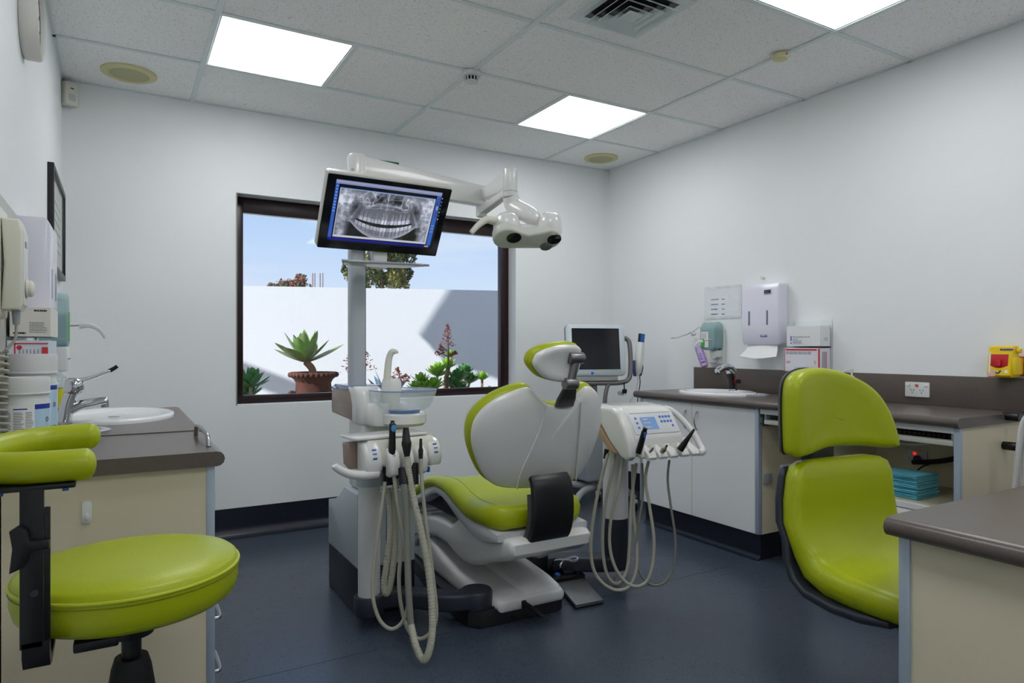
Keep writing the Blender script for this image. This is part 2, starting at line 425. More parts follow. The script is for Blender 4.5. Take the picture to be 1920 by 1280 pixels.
caster('shadow_caster_wide', [(842, 541), (786, 628), (796, 636), (806, 634), (808, 652), (818, 654), (936, 694), (1150, 770), (1150, 420), (925, 420)], 4.6)
caster('shadow_caster_band', [(330, 632), (453, 677), (575, 723), (575, 746), (453, 698), (330, 655)], 4.6)

leafg = M('agave_leaf', (128, 158, 92), .45, var=.18, vscale=9)
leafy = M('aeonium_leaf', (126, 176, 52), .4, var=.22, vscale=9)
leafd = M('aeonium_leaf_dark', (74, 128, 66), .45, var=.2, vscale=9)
leafb = M('shadow_blue_leaf', (118, 146, 164), .5, var=.08, vscale=6)
bark = M('plant_stem', (150, 120, 92), .8, var=.25, vscale=30)
terra = M('aged_terracotta', (86, 50, 42), .75, var=.45, vscale=7, bump=.3, bscale=30)
dryf = M('dried_flower', (130, 78, 68), .85, var=.3, vscale=20)

def leaf_mesh(L, W, curl, fold, n=9, tip=1.6, base=.45):
    """one thick pointed leaf growing along +Y from the origin, arching up"""
    mb = MB(); rings = []
    for i in range(n+1):
        t = i/n; w = W*((base+(1-base)*sin(pi*min(t/.62, 1)*.5))*(1-max(0, (t-.5)/.5)**tip))+.0006
        y = L*t*cos(curl*t*.6); z = L*t*sin(curl*t*.6); th = W*.16*(1-t)+.0008
        rings.append([(-w, y, z+fold*w), (-w*.5, y, z+fold*w*.3-th*.4), (0, y, z-th), (w*.5, y, z+fold*w*.3-th*.4), (w, y, z+fold*w), (0, y, z+th*.35)])
    mb.loft(rings); return mb
def rosette(root, c, leaves, mat, L, W, tilt0, tilt1, seed, curl=.6, fold=.35, tip=1.6, base=.45, lean=(0, 0)):
    rnd = random.Random(seed); src = None; c = Vector(c)-root_of(root).location
    for i in range(leaves):
        t = i/max(1, leaves-1); el = tilt0+(tilt1-tilt0)*t+rnd.uniform(-.1, .1); az = i*2.39996+rnd.uniform(-.15, .15)
        if src is None:
            src = leaf_mesh(L, W, curl, fold, tip=tip, base=base).build('leaf', mat, None, smooth=60, origin=(0, 0, 0)); o = src; o.parent = root
        else: o = src.copy(); COL.objects.link(o)
        o.location = c; o.rotation_euler = (Matrix.Rotation(lean[0], 3, 'X') @ Matrix.Rotation(lean[1], 3, 'Y') @ Matrix.Rotation(az, 3, 'Z') @ Matrix.Rotation(el, 3, 'X')).to_euler()
        k = rnd.uniform(.8, 1.08)*(1-.25*t); o.scale = (k, k, k)

# urn with agave
uc = PY(588, 700, 6.2)
ur = thing('garden_urn', (uc.x, uc.y, .33), 'weathered terracotta urn with ruffled rim and side handles beyond the window', 'urn')
zt = PY(588, 697, 6.2).z; prof = [(.10, .33), (.13, .35), (.12, .40), (.09, .44), (.12, .50), (.155, .57), (.165, .68), (.155, zt-.10), (.17, zt-.07), (.21, zt-.035), (.218, zt-.012), (.205, zt), (.17, zt-.005), (.15, zt-.05), (.01, zt-.06)]
MB().lathe(prof, (uc.x, uc.y, 0), 40).build('body', terra, ur, smooth=50)
mb = MB()
for k in range(30):
    a = 2*pi*k/30; mb.ball((uc.x+.205*cos(a), uc.y+.205*sin(a), zt-.024), .021, sz=1.15, n=8, m=5)
mb.build('rim_beads', terra, ur, smooth=60)
for s_ in (-1, 1):
    MB().tube(smooth_path([(uc.x+s_*.16, uc.y, .70), (uc.x+s_*.20, uc.y, .715), (uc.x+s_*.225, uc.y, .67), (uc.x+s_*.20, uc.y, .61), (uc.x+s_*.15, uc.y, .58)], 5), .016).build('handle', terra, ur)
ag = thing('agave_plant', (uc.x, uc.y, zt-.06), 'broad-leaved green agave on a short trunk in the terracotta urn', 'plant')
tc_ = PY(573, 678, 6.2)
MB().tube(smooth_path([(uc.x+.0, uc.y, zt-.06), (uc.x-.015, uc.y, zt+.03), (tc_.x, uc.y, tc_.z)], 5), lambda t: .036-.006*t).build('trunk', bark, ag)
rosette(ag, (tc_.x, uc.y, tc_.z), 22, leafg, .38, .066, .05, 1.45, 5, curl=.35, fold=.3, tip=2.2, base=.42, lean=(0, -.12))
# aeoniums, dried flower stalks and shadow-blue spikes
def aeonium(pix, Y, r, mat, leaves, label, seed, stems=()):
    c = PY(*pix, Y); t = thing('aeonium_plant', (c.x, c.y, .33), label, 'plant', None)
    allc = [c]+[PY(a, b, Y+dy) for a, b, dy, _ in stems]; rr = [r]+[q[3] for q in stems]
    for i, (p, q) in enumerate(zip(allc, rr)):
        MB().tube(smooth_path([(c.x+(p.x-c.x)*.3, c.y, .33), (c.x+(p.x-c.x)*.6, (c.y+p.y)/2, .33+(p.z-.33)*.6), p], 5), .012).build('stem', bark, t)
        rosette(t, p, leaves+8, mat, q*1.08, q*.19, .05, 1.25, seed+i, curl=.5, fold=.3, tip=3.5, base=.3)
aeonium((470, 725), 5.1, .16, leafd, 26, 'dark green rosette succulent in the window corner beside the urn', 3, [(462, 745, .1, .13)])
aeonium((820, 705), 5.7, .15, leafy, 26, 'bright green branching succulent at the foot of the tall dried flower stalk', 11, [(838, 690, .1, .12), (812, 728, -.1, .13), (846, 668, .15, .08)])
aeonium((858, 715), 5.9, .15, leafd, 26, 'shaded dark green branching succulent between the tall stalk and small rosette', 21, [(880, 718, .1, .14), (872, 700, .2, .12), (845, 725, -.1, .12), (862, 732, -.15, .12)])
aeonium((904, 712), 5.9, .10, leafy, 20, 'small single-stemmed bright green rosette succulent in front of the shaded wall', 31)
aeonium((789, 715), 5.6, .10, leafy, 22, 'small bright green succulent clump beside the spittoon bowl', 41, [(780, 730, 0, .1), (797, 728, 0, .1)])
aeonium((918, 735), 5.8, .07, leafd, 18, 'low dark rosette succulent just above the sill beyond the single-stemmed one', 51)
bc = PY(728, 745, 6.35)
ba = thing('shadow_spikes', (bc.x, bc.y, .33), 'blue-grey spiky leaves standing in for a shadow behind the spittoon bowl', 'plant')  # spikes built in the wall's shadow blue, standing in for a cast shadow
rosette(ba, (bc.x, bc.y, bc.z-.05), 15, leafb, .42, .055, .25, 1.3, 9, curl=.1, fold=.25, tip=1.2, base=.7)
def stalk(base, top, Y, heads, label, seed, n=70, rx=.07, rz=.16):
    b, t_ = PY(*base, Y), PY(*top, Y); rnd = random.Random(seed)
    t = thing('dried_flower_stalk', (b.x, b.y, .33), label, 'plant')
    MB().tube(smooth_path([(b.x, b.y, .33), b+(t_-b)*.5+Vector((.012, 0, 0)), t_], 6), lambda q: .010-.006*q, 8).build('stem', M('dry_stem', (112, 76, 62), .8), t)
    mb = MB(); tw = MB()
    for (u, v, w, h) in heads:
        c = PY(u, v, Y)
        for i in range(n):
            ph = rnd.uniform(0, 2*pi); q = sqrt(rnd.random()); zz = rnd.uniform(-1, 1)
            k = (1-zz)*.5+.12; p = c+Vector((w*k*q*cos(ph), w*k*q*sin(ph), h*zz))
            mb.ball(p, rnd.uniform(.006, .012), sz=.6, n=5, m=3)
            if i % 5 == 0: tw.tube([b+(t_-b)*max(.3, min(1, (p.z-b.z)/(t_.z-b.z)-.06)), p], .0016, 4)
    mb.build('flower_head', dryf, t, smooth=60, kind='stuff'); tw.build('twigs', dryf, t, kind='stuff')
stalk((838, 735), (839, 606), 5.6, [(839, 628, .07, .10), (826, 655, .055, .05), (853, 661, .03, .015)], 'tall dried brown flower stalk rising against the shaded garden wall', 2)
stalk((672, 735), (670, 655), 6.0, [(655, 680, .10, .09), (688, 678, .10, .09)], 'dried brown flower spray partly hidden by the equipment post', 4, 50)
stalk((752, 745), (745, 690), 6.0, [(745, 700, .07, .06), (760, 708, .07, .04)], 'short dried brown flower spray above the spittoon bowl', 6, 60)

# trees and flues beyond the garden wall
def tree(u, v, D, rw, rh, mats, label, seed, nb=26, nl=150, ls=.12):
    rnd = random.Random(seed); c = PD(u, v, D); t = thing('tree', (c.x, c.y, .33), label, 'tree')
    MB().tube(smooth_path([(c.x, c.y, .33), (c.x+.1, c.y, c.z*.5), (c.x, c.y, c.z)], 5), lambda q: .16-.1*q, 8).build('trunk', bark, t)
    for mi, m in enumerate(mats):
        V = []; F = []
        for b in range(nb):
            th = rnd.uniform(0, 2*pi); ph = rnd.uniform(-1, 1); q = rnd.random()**.4
            bc_ = c+Vector((rw*q*cos(th)*sqrt(1-ph*ph), rw*q*sin(th)*sqrt(1-ph*ph), rh*q*ph)); br = rw*rnd.uniform(.16, .3)
            for k in range(nl):
                d = Vector((rnd.gauss(0, 1), rnd.gauss(0, 1), rnd.gauss(0, 1))).normalized()*br*rnd.uniform(.6, 1)
                p = bc_+d; a = Vector((rnd.gauss(0, 1), rnd.gauss(0, 1), rnd.gauss(0, 1)-.6)).normalized()*ls; w = a.cross(Vector((rnd.random(), rnd.random(), rnd.random()))).normalized()*ls*.3
                i = len(V); V += [p-a*.5, p+w, p+a*.5, p-w]; F.append([i, i+1, i+2, i+3])
        mb = MB(); mb.v = V; mb.f = F; mb.build('crown', m, t, smooth=0, kind='stuff')
tree(712, 482, 24, 1.25, 1.35, [M('gum_leaf', (122, 124, 62), .7, var=.2, vscale=3), M('gum_leaf_dark', (70, 80, 44), .7, var=.2, vscale=3)], 'olive-green gum tree standing beyond the garden wall behind the post', 3)
tree(545, 541, 30, 1.0, .55, [M('rust_leaf', (140, 96, 78), .7, var=.2, vscale=3), M('grey_leaf', (106, 104, 84), .7, var=.2, vscale=3)], 'low rusty-brown tree showing just above the garden wall', 8, 18, 110, .12)
for i, (u, m) in enumerate(((586, 1), (590, 0), (600, 1), (605, 0))):
    p = PD(u, 512, 28)
    MB().cyl((p.x, p.y, .33), (p.x, p.y, p.z), .03, n=8).build('flue_pipe', M('flue_pink', (170, 140, 140), .5) if m else M('flue_grey', (150, 155, 160), .4), None, label='thin pinkish flue pipe above the garden wall beside the rusty tree' if m else 'thin grey metal flue pipe above the garden wall beside the rusty tree', cat='pipe', group='flue pipes above the garden wall')
# ================================================================== CEILING FIXTURES
def emat(name, rgb, s):
    m = bpy.data.materials.new(name); m.use_nodes = True; n = m.node_tree.nodes; n.clear()
    o = n.new('ShaderNodeOutputMaterial'); e = n.new('ShaderNodeEmission'); e.inputs[0].default_value = (*rgb, 1); e.inputs[1].default_value = s
    m.node_tree.links.new(e.outputs[0], o.inputs[0]); return m
panm = emat('panel_light', (.975, .985, 1.0), PANEL_POWER)
PLAB = ['square white ceiling light panel in the smoke detector bay, towards the wall clock',
        'square white ceiling light panel in the tile row beside the corner speaker',
        'square white ceiling light panel beside the small heat detector', 'square white ceiling light panel over the round stool',
        'square white ceiling light panel at the entrance end, clock side', 'square white ceiling light panel at the entrance end, desk side']
for (px, py), lb in zip(PANELS, PLAB):
    t = thing('ceiling_light', (px+.3, py+.3, ZC), lb, 'ceiling light', 'ceiling light panels')
    fm = MB()
    for a, b, c, d in ((.012, .588, .012, .02), (.012, .588, .58, .588), (.012, .02, .02, .58), (.58, .588, .02, .58)):
        fm.box(px+a, px+b, py+c, py+d, ZC-.002, ZC+.01)
    fm.build('frame', teem, t, smooth=0)
    MB().box(px+.02, px+.58, py+.02, py+.58, ZC+.001, ZC+.004).build('diffuser', panm, t, smooth=0)
# four-way air diffuser
vx, vy, vh = VENT
t = thing('air_vent', (vx, vy, ZC), 'white square ceiling air diffuser with stepped louvres', 'air vent')
def ring_fr(mb, h0, z0, h1, z1, cx=vx, cy=vy):
    for s in range(4):
        m = Matrix.Translation((cx, cy, 0)) @ Matrix.Rotation(s*pi/2, 4, 'Z')
        P = [m @ Vector(q) for q in ((-h0, -h0, z0), (h0, -h0, z0), (h1, -h1, z1), (-h1, -h1, z1))]
        Q = [p+Vector((0, 0, .003)) for p in P]; mb.add(P+Q, [[0, 1, 2, 3], [7, 6, 5, 4], [0, 4, 5, 1], [1, 5, 6, 2], [2, 6, 7, 3], [3, 7, 4, 0]])
mb = MB(); ring_fr(mb, vh+.022, ZC-.003, vh, ZC-.003); ring_fr(mb, vh, ZC-.004, vh-.03, ZC-.001); mb.build('frame', teem, t, smooth=0)
MB().box(vx-vh+.004, vx+vh-.004, vy-vh+.004, vy+vh-.004, ZC-.0015, ZC-.0008).build('duct', blackp, t, smooth=0)
for k, h in enumerate((.136, .10, .062)):
    mb = MB(); ring_fr(mb, h, ZC-.028, h-.03, ZC-.004); mb.build('louvre', teem, t, smooth=0)
mb = MB(); mb.add([(vx-.038, vy-.038, ZC-.026), (vx+.038, vy-.038, ZC-.026), (vx+.038, vy+.038, ZC-.026), (vx-.038, vy+.038, ZC-.026), (vx, vy, ZC-.008)], [[0, 1, 4], [1, 2, 4], [2, 3, 4], [3, 0, 4]]); mb.build('louvre', teem, t, smooth=0)
# speakers
spk = M('yellowed_plastic', (214, 208, 158), .5); spg = M('yellowed_mesh', (190, 188, 146), .6, bump=.4, bscale=500)
for (u, v), r, lb in (((242, 137), .128, 'round yellowed ceiling speaker above the motion sensor corner'), ((1127, 296), .125, 'round yellowed ceiling speaker in the corner tile by the towel dispenser wall')):
    c = PZ(u, v, ZC); t = thing('ceiling_speaker', (c.x, c.y, ZC), lb, 'speaker', 'round ceiling speakers')
    MB().lathe([(r, ZC+.001), (r, ZC-.006), (r*.92, ZC-.011), (r*.72, ZC-.011), (r*.70, ZC-.007)], (c.x, c.y, 0), 40).build('bezel', spk, t, smooth=40)
    MB().lathe([(r*.71, ZC-.008), (r*.4, ZC-.0095), (.001, ZC-.010)], (c.x, c.y, 0), 40).build('grille', spg, t, smooth=60)
c = PZ(884, 134, ZC); t = thing('smoke_detector', (c.x, c.y, ZC), 'white smoke detector with slotted vent head at the tee crossing', 'smoke detector')
MB().lathe([(.05, ZC-.006), (.05, ZC-.02), (.046, ZC-.027), (.03, ZC-.03)], (c.x, c.y, 0), 32, cap1=True, cap0=True).build('base', whitem, t, smooth=40)
MB().lathe([(.030, ZC-.03), (.030, ZC-.05)], (c.x, c.y, 0), 24, cap1=True).build('chamber', blackp, t, smooth=40)
for k in range(12):
    a = 2*pi*k/12; MB().box(-.003, .003, -.002, .002, ZC-.05, ZC-.03, mtx=Matrix.Translation((c.x+.033*cos(a), c.y+.033*sin(a), 0)) @ Matrix.Rotation(a+pi/2, 4, 'Z')).build('vent_rib', whitem, t, smooth=0)
MB().lathe([(.034, ZC-.05), (.034, ZC-.054), (.02, ZC-.058), (.001, ZC-.058)], (c.x, c.y, 0), 24).build('cap', whitem, t, smooth=40)
c = PZ(1463, 100, ZC); t = thing('heat_detector', (c.x, c.y, ZC), 'small flat cream heat detector disc on the ceiling tee', 'heat detector')
MB().lathe([(.036, ZC-.006), (.036, ZC-.024), (.032, ZC-.030), (.001, ZC-.031)], (c.x, c.y, 0), 28, cap0=True).build('body', spk, t, smooth=40)
MB().box(c.x-.006, c.x+.006, c.y-.037, c.y-.033, ZC-.018, ZC-.012).build('led', M('red_led', (190, 60, 50), .4), t)

# ================================================================== LEFT WALL
# motion sensor in the corner
t = thing('motion_sensor', (XL+.03, YB-.03, 2.37), 'small cream motion sensor in the ceiling corner', 'sensor')
m = Matrix.Translation((XL+.034, YB-.034, 0)) @ Matrix.Rotation(radians(40), 4, 'Z')
MB().box(-.034, .034, -.022, .022, 2.385, 2.505, .006, 3, m).build('body', ivory, t)
MB().box(-.018, .018, -.025, -.02, 2.41, 2.445, .002, 2, m).build('lens', M('sensor_lens', (196, 200, 200), .3), t)
MB().box(-.008, .008, -.0235, -.02, 2.47, 2.476, mtx=m).build('indicator', blackt, t)
# clock
cl = Vector((XL, 2.59, 2.15)); t = thing('wall_clock', (XL, cl.y, 2.03), 'round white wall clock with deep rim high beside the ceiling', 'clock')
ax = Matrix.Rotation(pi/2, 3, 'Y'); R_ = .122
MB().lathe([(R_*.96, .001), (R_, .01), (R_, .042), (R_*.95, .05), (R_*.88, .05), (R_*.86, .038)], cl, 48, axis=ax).build('case', M('clock_case', (228, 226, 218), .3), t, smooth=40)
MB().lathe([(R_*.87, .036), (.001, .036)], cl, 48, axis=ax).build('dial', paper, t)
mk = MB()
for k in range(12):
    a = 2*pi*k/12; mk.box(.0365, .0375, -.003, .003, R_*.7, R_*.8, mtx=Matrix.Translation(cl) @ Matrix.Rotation(a, 4, 'X'))
mk.build('hour_marks', blackt, t, smooth=0)
for L, a, w in ((.058, -1.0, .004), (.085, 2.6, .003), (.092, 3.3, .0012)):
    MB().box(.0385, .0395, -w, w, -.02, L, mtx=Matrix.Translation(cl) @ Matrix.Rotation(a, 4, 'X')).build('hand', blackt if w > .002 else redt, t, smooth=0)
MB().lathe([(R_*.875, .044), (R_*.5, .0475), (.001, .048)], cl, 40, axis=ax).build('glass', acryl, t, smooth=60)
# framed certificate
t = thing('picture_frame', (XL, 3.8, 1.46), 'thin black framed certificate hanging below the wall clock', 'picture frame')
fy0, fy1, fz0, fz1 = 3.42, 4.12, 1.455, 1.90
for a in ((fy0, fy0+.025, fz0, fz1), (fy1-.025, fy1, fz0, fz1), (fy0+.025, fy1-.025, fz0, fz0+.025), (fy0+.025, fy1-.025, fz1-.025, fz1)):
    MB().box(XL, XL+.024, *a[:2], *a[2:], .002).build('frame_bar', blackp, t)
MB().box(XL+.004, XL+.01, fy0+.02, fy1-.02, fz0+.02, fz1-.02).build('mount', M('mount_card', (206, 210, 200), .5), t)
printlines('print', (XL+.0105, fy1-.14, fz0+.1), (0, -1, 0), (0, 0, 1), .42, .25, 6, greyt, t, .25, 4)
MB().box(XL+.018, XL+.02, fy0+.024, fy1-.024, fz0+.024, fz1-.024).build('glass', acryl, t, smooth=0)
# paper towel dispenser on the left wall
lav = M('lavender_white_plastic', (226, 226, 238), .25, coat=.3)
t = thing('towel_dispenser', (XL, 2.58, 1.14), 'tall white paper towel dispenser above the glove cartons on the clock wall', 'towel dispenser')
mb = MB().prism([(0, 1.15), (.075, 1.15), (.083, 1.18), (.083, 1.49), (.072, 1.51), (0, 1.51)], 2.446, 2.706, lambda x, z, y: Vector((XL+x, y, z)), .006, 2); mb.build('case', lav, t)
MB().box(XL+.081, XL+.0845, 2.5, 2.512, 1.27, 1.36, .003).build('sight_slot', M('slot_grey', (130, 132, 140), .3), t)
MB().box(XL+.081, XL+.0845, 2.64, 2.652, 1.27, 1.36, .003).build('sight_slot', MATS['slot_grey'], t)
# control box with knob and coiled lead
t = thing('xray_control_box', (XL, 2.05, 1.2), 'cream wall control box with round knob and coiled grey lead', 'control box')
MB().box(XL, XL+.018, 1.90, 2.12, 1.19, 1.46, .008, 3).build('back_plate', ivory, t)
mb = MB().prism([(0, 1.21), (.036, 1.21), (.043, 1.225), (.043, 1.40), (.036, 1.43), (0, 1.43), (.006, 1.32)], 2.0, 2.10, lambda x, z, y: Vector((XL+.018+x, y, z)), .006, 3); mb.build('case', ivory, t)
MB().box(XL+.060, XL+.0625, 2.008, 2.092, 1.222, 1.402, .001).build('front_panel', whitem, t)
MB().box(XL+.0622, XL+.0635, 2.03, 2.06, 1.365, 1.38).build('display', M('lcd_dark', (90, 100, 110), .3), t)
MB().lathe([(.0, .001), (.024, .001), (.024, .004), (.02, .005), (.02, .012), (.015, .016), (.001, .017)], (XL+.0625, 2.05, 1.265), 28, axis=ax).build('knob', ivory, t, smooth=40)
st = Vector((XL+.045, 2.03, 1.21))
MB().tube([st, st+Vector((0, 0, -.035))], lambda q: .010-.003*q, 12).build('strain_relief', greyp, t)
pth = smooth_path([st+Vector((0, 0, -.03)), st+Vector((-.002, -.002, -.07)), st+Vector((-.022, -.01, -.10))], 6)
c0 = st+Vector((-.03, -.012, -.10))
for i in range(241):
    q = i/240; a = q*2*pi*15; pth.append(c0+Vector((.015*cos(a), .015*sin(a), -.24*q)))
MB().tube(pth, .0035, 8).build('coiled_lead', M('lead_grey', (170, 166, 154), .45), t, smooth=60)
# glove cartons in an acrylic holder on the left wall
hold = thing('glove_holder', (XL, 2.3, .99), 'clear acrylic glove box holder behind the wipe tubs', 'holder')
hx1 = XL+.108
for a in ((XL, hx1, 2.185, 2.190, .995, 1.148), (XL, hx1, 2.465, 2.47, .995, 1.148), (XL, hx1, 2.185, 2.47, .99, .995), (hx1-.004, hx1, 2.19, 2.465, .995, 1.02), (XL, hx1+.012, 2.185, 2.47, 1.142, 1.147)):
    MB().box(*a).build('acrylic_panel', acryl, hold, smooth=0)
cart = M('carton_white', (226, 224, 216), .6)
t = thing('glove_carton', (XL+.055, 2.32, 1.148), 'white printed glove carton lying on top of the acrylic holder behind the wipe tubs', 'box')
MB().box(XL+.012, XL+.102, 2.2, 2.445, 1.148, 1.228, .001, 1).build('carton', cart, t)
printlines('print', (XL+.055, 2.2, 1.158), (1, 0, 0), (0, 0, 1), .04, .03, 7, greyt, t, .4, 3)
printlines('print', (XL+.02, 2.2, 1.153), (1, 0, 0), (0, 0, 1), .03, .008, 1, blackt, t, .6, 5)
printlines('print', (XL+.065, 2.2, 1.214), (1, 0, 0), (0, 0, 1), .03, .006, 1, blackt, t, .8, 6)
t = thing('glove_carton', (XL+.055, 2.32, .997), 'red bordered white glove carton inside the holder behind the wipe tubs', 'box')
MB().box(XL+.006, XL+.098, 2.2, 2.455, .997, 1.138, .001, 1).build('carton', M('carton_bluewhite', (214, 224, 236), .5), t)
rb = MB(); y_ = 2.1995
for a in ((.022, .096, 1.128, 1.131), (.022, .025, 1.0, 1.131), (.082, .096, 1.05, 1.12)): rb.box(XL+a[0], XL+a[1], y_-.0006, y_, a[2], a[3])
rb.ball((XL+.033, y_, 1.119), .006, sy=.1); rb.build('red_print', redt, t, smooth=0)
for k in range(6):
    printlines('print', (XL+.032+k*.008, 2.1995, 1.05), (1, 0, 0), (0, 0, 1), .0035, .064, 16, redt if k % 2 == 0 else greyt, t, .6, k)
# wipe tubs on the bench
def tub(c, r, h, label, text_):
    t = thing('wipes_tub', (c[0], c[1], c[2]), label, 'tub', None); z = c[2]; C = (c[0], c[1], 0)
    MB().lathe([(.001, z), (r*.96, z), (r, z+.006), (r, z+h*.70), (r*.94, z+h*.74), (r*.94, z+h*.80)], C, 40).build('body', whitem, t, smooth=40)
    MB().lathe([(r*.95, z+h*.80), (r*1.03, z+h*.80), (r*1.03, z+h*.815), (r*.99, z+h*.82), (r*1.01, z+h*.96), (r*.97, z+h), (.001, z+h)], C, 40).build('lid', whitem, t, smooth=40)
    lb = MB(); a0, a1 = radians(-215), radians(-12); n = 36
    rr = r+.0006; za, zb = z+h*.04, z+h*.68
    for i in range(n):
        p, q = a0+(a1-a0)*i/n, a0+(a1-a0)*(i+1)/n
        lb.quad(*[(c[0]+rr*cos(x), c[1]+rr*sin(x), y) for x, y in ((p, za), (q, za), (q, zb), (p, zb))])
    lb.build('paper_label', paper, t, smooth=60)
    def patch(name, b0, b1, z0, z1, m, k=1.0012):
        w = MB(); n = 8
        for i in range(n):
            p, q = b0+(b1-b0)*i/n, b0+(b1-b0)*(i+1)/n
            w.quad(*[(c[0]+(rr*k)*cos(x), c[1]+(rr*k)*sin(x), y) for x, y in ((p, z0), (q, z0), (q, z1), (p, z1))])
        w.build(name, m, t, smooth=60)
    b = lambda d: radians(d)
    patch('label_panel', b(-62), b(-12), za, zb, M('label_paleblue', (178, 212, 236), .5))
    patch('label_band', b(-62), b(-12), zb-.012, zb, navyt, 1.003)
    for k, (d0, d1) in enumerate(((-108, -84), (-82, -64), (-140, -112))):
        rnd = random.Random(k+3)
        for i in range(26):
            zz = zb-.02-i*(zb-za-.03)/26
            patch('label_print', b(d0), b(d0+(d1-d0)*rnd.uniform(.7, 1)), zz, zz+.0016, greyt, 1.002)
    patch('label_print', b(-108), b(-78), zb-.012, zb-.009, navyt, 1.002)
    aa = b(-34); X = Vector((-sin(aa), cos(aa), 0)); o = Vector((c[0]+rr*1.02*cos(aa), c[1]+rr*1.02*sin(aa), 0))
    text('lettering', text_, .018, o+X*.0+Vector((0, 0, za+h*.42)), X, (0, 0, 1), blackt, t, sx=.6)
    text('lettering', 'One Step', .007, o-X*.014+Vector((0, 0, za+h*.22)), X, (0, 0, 1), blackt, t)
    text('lettering', 'Intermediate', .006, o-X*.016+Vector((0, 0, za+h*.17)), X, (0, 0, 1), blackt, t)
tub((XL+.058, 2.06, .84), .054, .205, 'white tub of wipes with blue corner label, shorter of the two tubs', 'O')
tub((XL+.062, 2.20, .84), .056, .262, 'taller white tub of wipes standing behind the shorter tub', 'O')
# ================================================================== LEFT BENCH
lc = thing('base_cabinet', (0, 2.7, 0), 'cream base cabinet with hook on its end behind the round stool', 'cabinet')
LY0, LY1, LX1, LZ = 1.975, 3.46, .222, .84
MB().box(XL+.022, LX1-.02, LY0, LY1, .12, LZ-.04).build('carcass', cream, lc, smooth=0)
MB().box(XL+.022, LX1-.06, LY0+.03, LY1, 0, .12).build('plinth', skirtm, lc, smooth=0)
MB().box(LX1-.022, LX1, LY0-.002, LY0+.022, .12, LZ-.04, .003).build('edge_strip', alum, lc)
for i, (z0, z1) in enumerate(((.12, .26), (.265, .41), (.415, .795))):
    d = MB().box(LX1-.018, LX1, LY0+.024, 2.46, z0, z1, .002, 1).build('drawer', whitel, lc)
    if i < 2: MB().tube(smooth_path([(LX1, 2.06, z1-.055), (LX1+.022, 2.06, z1-.055), (LX1+.026, 2.12, z1-.055), (LX1+.022, 2.2, z1-.055), (LX1, 2.2, z1-.055)], 4), .005).build('handle', steel, d)
for y0, y1 in ((2.465, 2.96), (2.965, LY1)):
    d = MB().box(LX1-.018, LX1, y0, y1, .12, .795, .002, 1).build('door', whitel, lc)
    MB().tube(smooth_path([(LX1, y0+.05, .70), (LX1+.02, y0+.05, .69), (LX1+.02, y0+.05, .60), (LX1, y0+.05, .59)], 4), .005).build('handle', steel, d)
# adhesive hook on its end panel
hp = PY(163, 960, LY0); t = thing('adhesive_hook', (hp.x, LY0, hp.z-.03), 'small white adhesive hook on the cream cabinet end', 'hook')
MB().prism(rounded(.022, .056, .008, 4, hp.x, hp.z), 0, .005, lambda x, z, d: Vector((x, LY0-d, z)), .0015).build('plate', whitep, t)
MB().tube(smooth_path([(hp.x, LY0-.004, hp.z-.004), (hp.x, LY0-.014, hp.z-.014), (hp.x, LY0-.020, hp.z-.010), (hp.x, LY0-.021, hp.z+.0)], 5), .004).build('hook', whitep, t)
def bullnose(mb, x0, x1, y0, y1, z0, z1, side, n=6):
    """slab with a half-round edge on the given sides ('x0','x1','y0','y1')"""
    r = (z1-z0)/2; mb.box(x0+(r if 'x0' in side else 0), x1-(r if 'x1' in side else 0), y0, y1, z0, z1)
    prof = [(r*sin(pi*k/n), -r*cos(pi*k/n)) for k in range(n+1)]
    if 'x1' in side: mb.loft([[(x1-r+a, y, (z0+z1)/2+b) for a, b in prof] for y in (y0, y1)])
    if 'x0' in side: mb.loft([[(x0+r-a, y, (z0+z1)/2+b) for a, b in prof] for y in (y0, y1)])
    return mb
t = thing('bench_top', (0, 2.7, LZ-.04), 'short dark taupe bench top with hinged lid and steel grab handle', 'bench top')
bullnose(MB(), XL, .245, 1.955, 2.463, LZ-.04, LZ, ('x1',)).build('hinged_lid', topm, t, smooth=40)
bullnose(MB(), XL, .245, 2.467, 3.48, LZ-.04, LZ+.003, ('x1',)).build('top', topm, t, smooth=40)
MB().tube(smooth_path([(.215, 2.06, LZ), (.215, 2.075, LZ+.026), (.213, 2.13, LZ+.036), (.21, 2.27, LZ+.036), (.208, 2.325, LZ+.028), (.208, 2.34, LZ)], 5), .0065, 12).build('grab_handle', steel, t, smooth=60)
# oval basin
def basin(name, c, a, b, z, label, rot=0):
    t = thing(name, (c[0], c[1], z), label, 'sink'); C = (c[0], c[1], 0)
    prof = [(1.0, z), (1.0, z+.010), (.985, z+.016), (.93, z+.018), (.86, z+.014), (.80, z+.005), (.76, z+.0015)]
    prof2 = [(.77, z+.002), (.72, z+.0018), (.5, z+.0015), (.12, z+.001), (.001, z+.001)]
    MB().lathe(prof, C, 56, sx=a, sy=b).build('rim', ceram, t, smooth=60)
    MB().lathe(prof2, C, 56, sx=a, sy=b).build('bowl', ceram, t, smooth=60)
    MB().lathe([(.022, z+.0035), (.018, z+.005), (.001, z+.004)], C, 20).build('waste', chrome, t, smooth=60)
    return t
basin('hand_basin', (-.02, 3.07), .212, .30, LZ+.003, 'white oval ceramic basin under the elbow-lever tap')
